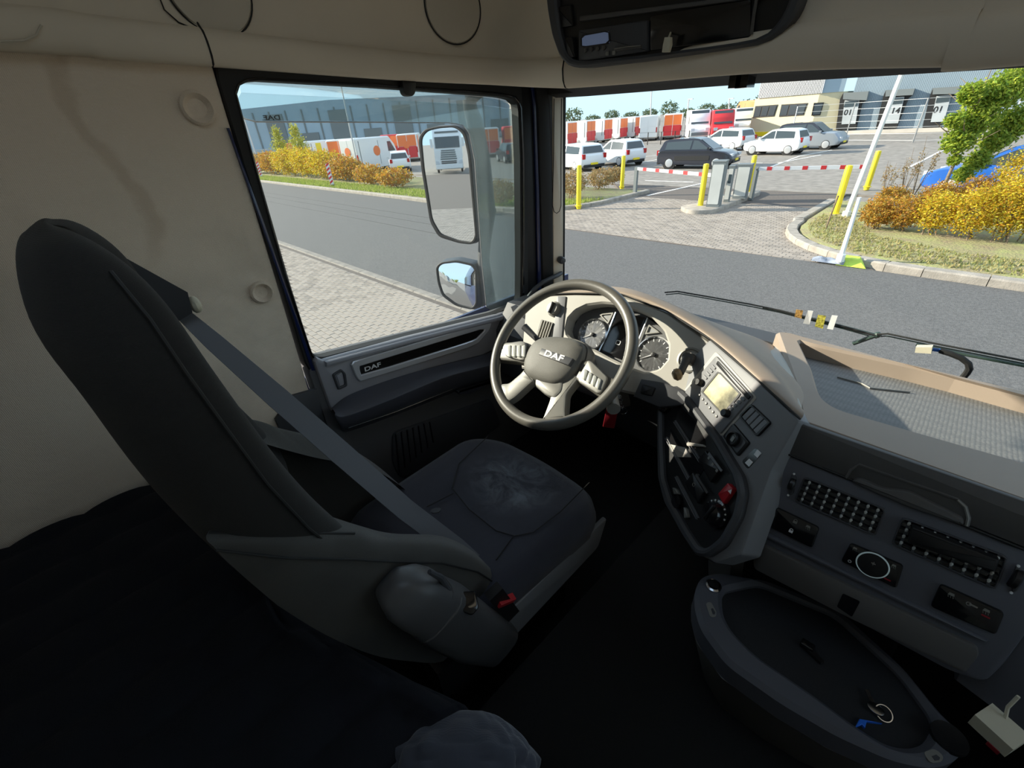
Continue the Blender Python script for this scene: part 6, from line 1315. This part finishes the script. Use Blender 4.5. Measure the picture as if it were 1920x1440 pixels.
# armrest folded along the seat
def sect(c, d, w_, h_, n=18, up=Vector((0, 0, 1))):
    d = d.normalized(); s = d.cross(up).normalized(); u = s.cross(d); return [c+s*(abs(math.cos(t))**.6*(1 if math.cos(t) > 0 else -1))*w_+u*(abs(math.sin(t))**.6*(1 if math.sin(t) > 0 else -1))*h_ for t in [2*math.pi*k/n for k in range(n)]]
a0, a1, a2, a3, a4 = onX(735, 1100, -.285), onX(780, 1120, -.27), onX(830, 1150, -.262), onX(885, 1185, -.26), onX(935, 1205, -.265)
ax = (a4-a0)
arm_ = MB().loft([sect(a0-ax*.02, ax, .012, .012), sect(a0, ax, .026, .030), sect(a0+(a1-a0)*.5, ax, .036, .045), sect(a1, ax, .038, .050), sect(a2-(a2-a1)*.2, ax, .038, .050)]).build('armrest_cover', M['dark2'], seat, 60)
MB().loft([sect(a1+(a2-a1)*.4, ax, .037, .052), sect(a2, ax, .038, .058), sect(a3, ax, .038, .058), sect(a4, ax, .034, .050), sect(a4+ax*.05, ax, .018, .030)]).build('armrest_body', M['dark2'] if 'dark2' in M else M['lid'], seat, 60)
MB().tube(sect(a2-(a2-a1)*.3, ax, .0385, .0515)+[sect(a2-(a2-a1)*.3, ax, .0385, .0515)[0]], .0025, 6).build('armrest_seam', M['lid'], seat)
hn = [onX(x, y, -.245) for x, y in ((805, 1072), (825, 1082), (840, 1105), (842, 1122), (875, 1128), (895, 1120), (893, 1140), (885, 1152))]
MB().tube(hn[:4], [.004, .006, .006, .005], 8).build('recline_lever', M['dark'], seat)
pn = Pl(onX(868, 1130, -.235), (.55, -.2, .8)); MB().slab(pn, rpoly(pn.poly([(845, 1110), (892, 1108), (898, 1140), (885, 1155), (850, 1140)]), .006), -.02, .006, .005).build('armrest_paddle', M['gloss'], seat)
# ================================================================== BUNK MATTRESS
def quilt(x, y): return .014*(abs(math.sin(x*30))**.5)*(abs(math.sin(y*24+(int(x*30/math.pi) % 2)*1.57))**.5)
def mattress():
    rows = []
    X0, X1 = -1.10, -.11; n, m_ = 100, 70
    vs = []; mb = MB()
    def fy(x): return .02+.13*max(0, min(1, (x+.45)/.35))**1.2
    prof = [(-.9, 0)]
    for i in range(n+1):
        x = X0+(X1-X0)*i/n; f_ = fy(x); row = []
        for j in range(m_+1):
            t = j/m_
            if t < .72: y = -.98+(f_+.98-.05)*(t/.72); z = 2.10+quilt(x, y); 
            else:
                a_ = (t-.72)/.28*math.pi/2*1.0; y = f_-.05+.05*math.sin(a_); z = 2.105-.06*(1-math.cos(a_))+quilt(x, y+a_*.1)*math.cos(a_)
                if t > .98: z -= .25
            if i in (0, n): z -= .02
            row.append(Vector((x, y, z)))
        rows.append(row)
    mb.loft(rows, caps=False, close=False); return mb
bunk = thing('bunk', 'dark quilted bunk mattress behind the driver seat', 'bunk', (-.3, -.5, 1.45))
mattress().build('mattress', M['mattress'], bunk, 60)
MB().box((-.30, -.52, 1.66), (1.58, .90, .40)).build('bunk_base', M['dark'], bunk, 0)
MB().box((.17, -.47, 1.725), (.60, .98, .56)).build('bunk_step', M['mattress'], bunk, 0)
# folded quilted cushion at the front corner of the bunk
cs = []
for i in range(121):
    t = i/120; row = []
    for j in range(97):
        a_ = 2*math.pi*j/96; u = Vector((.70, -.72, 0)); s = Vector((.72, .70, 0))
        c = Vector((-.11, .135, 2.062))+u*(t*.36); k = .14+.86*min(1, t*6)**.5 if t < .17 else 1.0
        hx, hz2 = .105*k, .058*k; ex = abs(math.cos(a_))**.7*(1 if math.cos(a_) > 0 else -1); ez = abs(math.sin(a_))**.7*(1 if math.sin(a_) > 0 else -1)
        b_ = 1+.085*(abs(math.sin(t*30+(int(a_*11/math.pi) % 2)*1.57))**.5)*(abs(math.sin(a_*11))**.5); row.append(c+s*ex*hx*b_+Vector((0, 0, ez*hz2*b_)))
    cs.append(row)
t = thing('bunk_cushion', 'blue-grey quilted cushion end at the front of the bunk', 'cushion', (-.05, .05, 2.0)); MB().loft(cs).build('cushion_cover', M['mattress2'] if 'mattress2' in M else M['mattress'], t, 70); MB().tube([cs[k][40]+Vector((0, 0, .002)) for k in range(10, 120, 9)], .0025, 6).build('piping', M['rubber'], t)
# ================================================================== OVERHEAD CONSOLE
oc = thing('overhead_console', 'black overhead console with tachograph set in the beige moulding', 'console', (-.4, 1.05, 2.95))
OP = Pl((0, 1.028, 3.0), (0, -1, 0))
oo = [(1022, -40), (1028, 20), (1036, 65), (1050, 105), (1068, 124), (1090, 128), (1200, 116), (1320, 100), (1420, 86), (1455, 72), (1485, 42), (1504, 5), (1512, -40)]
oi = [(1042, -36), (1046, 20), (1052, 62), (1062, 98), (1076, 113), (1095, 115), (1200, 104), (1320, 89), (1410, 76), (1440, 64), (1464, 38), (1480, 5), (1488, -36)]
MB().ring(OP, rpoly(OP.poly(oo), .01), rpoly(OP.poly(oi), .01), -.06, .006, -.01, 160, .005).build('frame', M['dark'], oc)
MB().slab(OP, OP.poly(oi), -.07, -.012).build('back_panel', M['black'], oc)
zo = lambda *l: [(980+x/3.31, y/3.31) for x, y in l]
tg = MB().slab(OP, rpoly(OP.poly(zo((345, 188), (770, 124), (772, 320), (345, 385))), .003), -.014, .0, .003).build('tachograph', M['dark'], oc)
OT = OP
MB().slab(OT, OT.poly(zo((370, 225), (535, 195), (540, 265), (372, 290))), -.001, .0015).build('lcd_display', M['lcd'], tg, 0)
MB().ring(OT, OT.poly(zo((363, 218), (541, 188), (546, 271), (366, 297))), OT.poly(zo((370, 225), (535, 195), (540, 265), (372, 290))), -.001, .003, 0, 36).build('lcd_frame', M['black'], tg)
for x, y in ((392, 313), (430, 308), (468, 303), (507, 298)): a, b = OT.at(*zo((x, y))[0]); MB().lathe(OT, a, b, [(.0045, -.001), (.004, .003), (.0005, .0035)], 14).build('button', M['lid'], tg)
for x, y in ((527, 333), (568, 328)): a, b = OT.at(*zo((x, y))[0]); MB().slab(OT, rrect(a-.004, b-.004, a+.004, b+.004, .001), -.001, .003, .001).build('key', M['silverp'], tg, 20)
MB().slab(OT, rpoly(OT.poly(zo((565, 300), (740, 278), (742, 300), (567, 322))), .002), -.001, .002, .001).build('paper_slot', M['lid'], tg)
MB().tube([OT.world(x, y, .003) for x, y in zo((570, 303), (650, 290), (735, 283))], .0012, 6).build('tear_edge', M['silverp'], tg)
MB().slab(OP, rpoly(OP.poly(zo((262, 235), (308, 228), (325, 355), (280, 365))), .003), -.012, .001, .003).build('rocker', M['black'], oc)
MB().slab(OP, rpoly(OP.poly(zo((200, 40), (290, 25), (305, 160), (215, 175))), .003), -.012, -.004, .003).build('blank_rocker', M['black'], oc)
MB().slab(OP, OP.poly([(1085, 30), (1480, -20), (1480, -12), (1085, 40)]), -.012, -.002, .002).build('shelf_edge', M['lid'], oc)
MB().tube([OP.world(x, y, -.004) for x, y in ((1420, -10), (1413, 30), (1409, 64))], .003, 6).build('divider', M['lid'], oc)
MB().slab(OP, rpoly(OP.poly([(1215, 30), (1405, -5), (1405, 70), (1215, 95)]), .006), -.012, -.006, .002).build('open_bay', M['gloss'], oc)
cp = OP.world(1252, 84, .02); t = thing('small_plug', 'small white plug hanging from the overhead console', 'plug', cp); MB().loft([sect(cp+Vector((.0, 0, .012)), Vector((.1, 0, 1)), .007, .006, 12, Vector((0, 1, 0))), sect(cp, Vector((.1, 0, 1)), .009, .007, 12, Vector((0, 1, 0))), sect(cp-Vector((.002, 0, .012)), Vector((.1, 0, 1)), .008, .006, 12, Vector((0, 1, 0)))]).build('plug_body', M['cream'], t); MB().tube([cp+Vector((0, 0, .01)), OP.world(1258, 60, -.01)], .002, 6).build('wire', M['cream'], t)
# ================================================================== LOOSE THINGS IN THE TRAY
def tz(x, y, h=-.014): return TY.world(*zt((x, y))[0], h)
t = thing('key_bunch', 'bunch of keys with a bright blue tag in the lower tray', 'keys', tz(1080, 880))
M['bluetag'] = mat('blue_tag', (.02, .16, .75), .4)
MB().slab(TY, TY.poly(zt((1008, 930), (1035, 880), (1160, 905), (1075, 895), (1065, 930), (1048, 912))), -.016, -.010, .001).build('blue_tag', M['bluetag'], t, 0)
pr2 = Pl(tz(1155, 865, -.012), (.2, -.3, 1)); MB().torus(pr2, 0, 0, .013, .0014, 24, 6).build('ring', M['chrome'], t)
MB().bar(tz(1060, 735, -.008), tz(1098, 815, -.010), .007, .002).build('key_blade', M['chrome'], t, 0); MB().slab(Pl(tz(1110, 840, -.010), (0, 0, 1), (1, 0, 0)), circ(0, 0, .013, 18, .010), -.001, .002, .0008).build('key_bow', M['chrome'], t)
t = thing('tray_clip', 'small black plastic clip lying in the middle of the lower tray', 'clip', tz(780, 540)); MB().bar(tz(720, 490, -.012), tz(820, 590, -.012), .010, .006).build('clip_bar', M['black'], t, 0); MB().slab(Pl(tz(735, 500, -.012), (0, 0, 1), (1, 0, 0)), rrect(-.012, -.008, .012, .008, .003), 0, .010, .003).build('clip_head', M['gloss'], t)
q = onY(1872, 1368, .66); t = thing('power_plug', 'cream box shaped plug with a wire at the right end of the lower tray', 'plug', q)
Mx = Matrix.Rotation(R(-25), 3, 'Z') @ Matrix.Rotation(R(12), 3, 'X')
MB().box(q, (.044, .034, .032), Mx).build('plug_body', M['cream'], t, 0); MB().box(q+Vector((.005, -.012, -.022)), (.014, .01, .01), Mx).build('pin', M['redtag'], t, 0); MB().tube([q+Vector((0, .01, .018)), q+Vector((-.004, .015, .035)), q+Vector((-.003, .02, .06))], .0022, 6).build('wire', M['cream'], t)
# floor and tunnel
struct(MB().loft([[Vector(v) for v in ((-.30, -.9, 1.45), (.30, -.9, 1.45), (.28, -.9, 1.62), (-.27, -.9, 1.62))], [Vector(v) for v in ((-.30, 1.55, 1.45), (.45, 1.55, 1.45), (.42, 1.55, 1.62), (-.27, 1.55, 1.62))]]).build('floor_tunnel', M['carpet']), 'black carpeted engine tunnel between the seats')
for i, (x, y) in enumerate(((1310, 1331), (1430, 1412), (1255, 1170))): pass
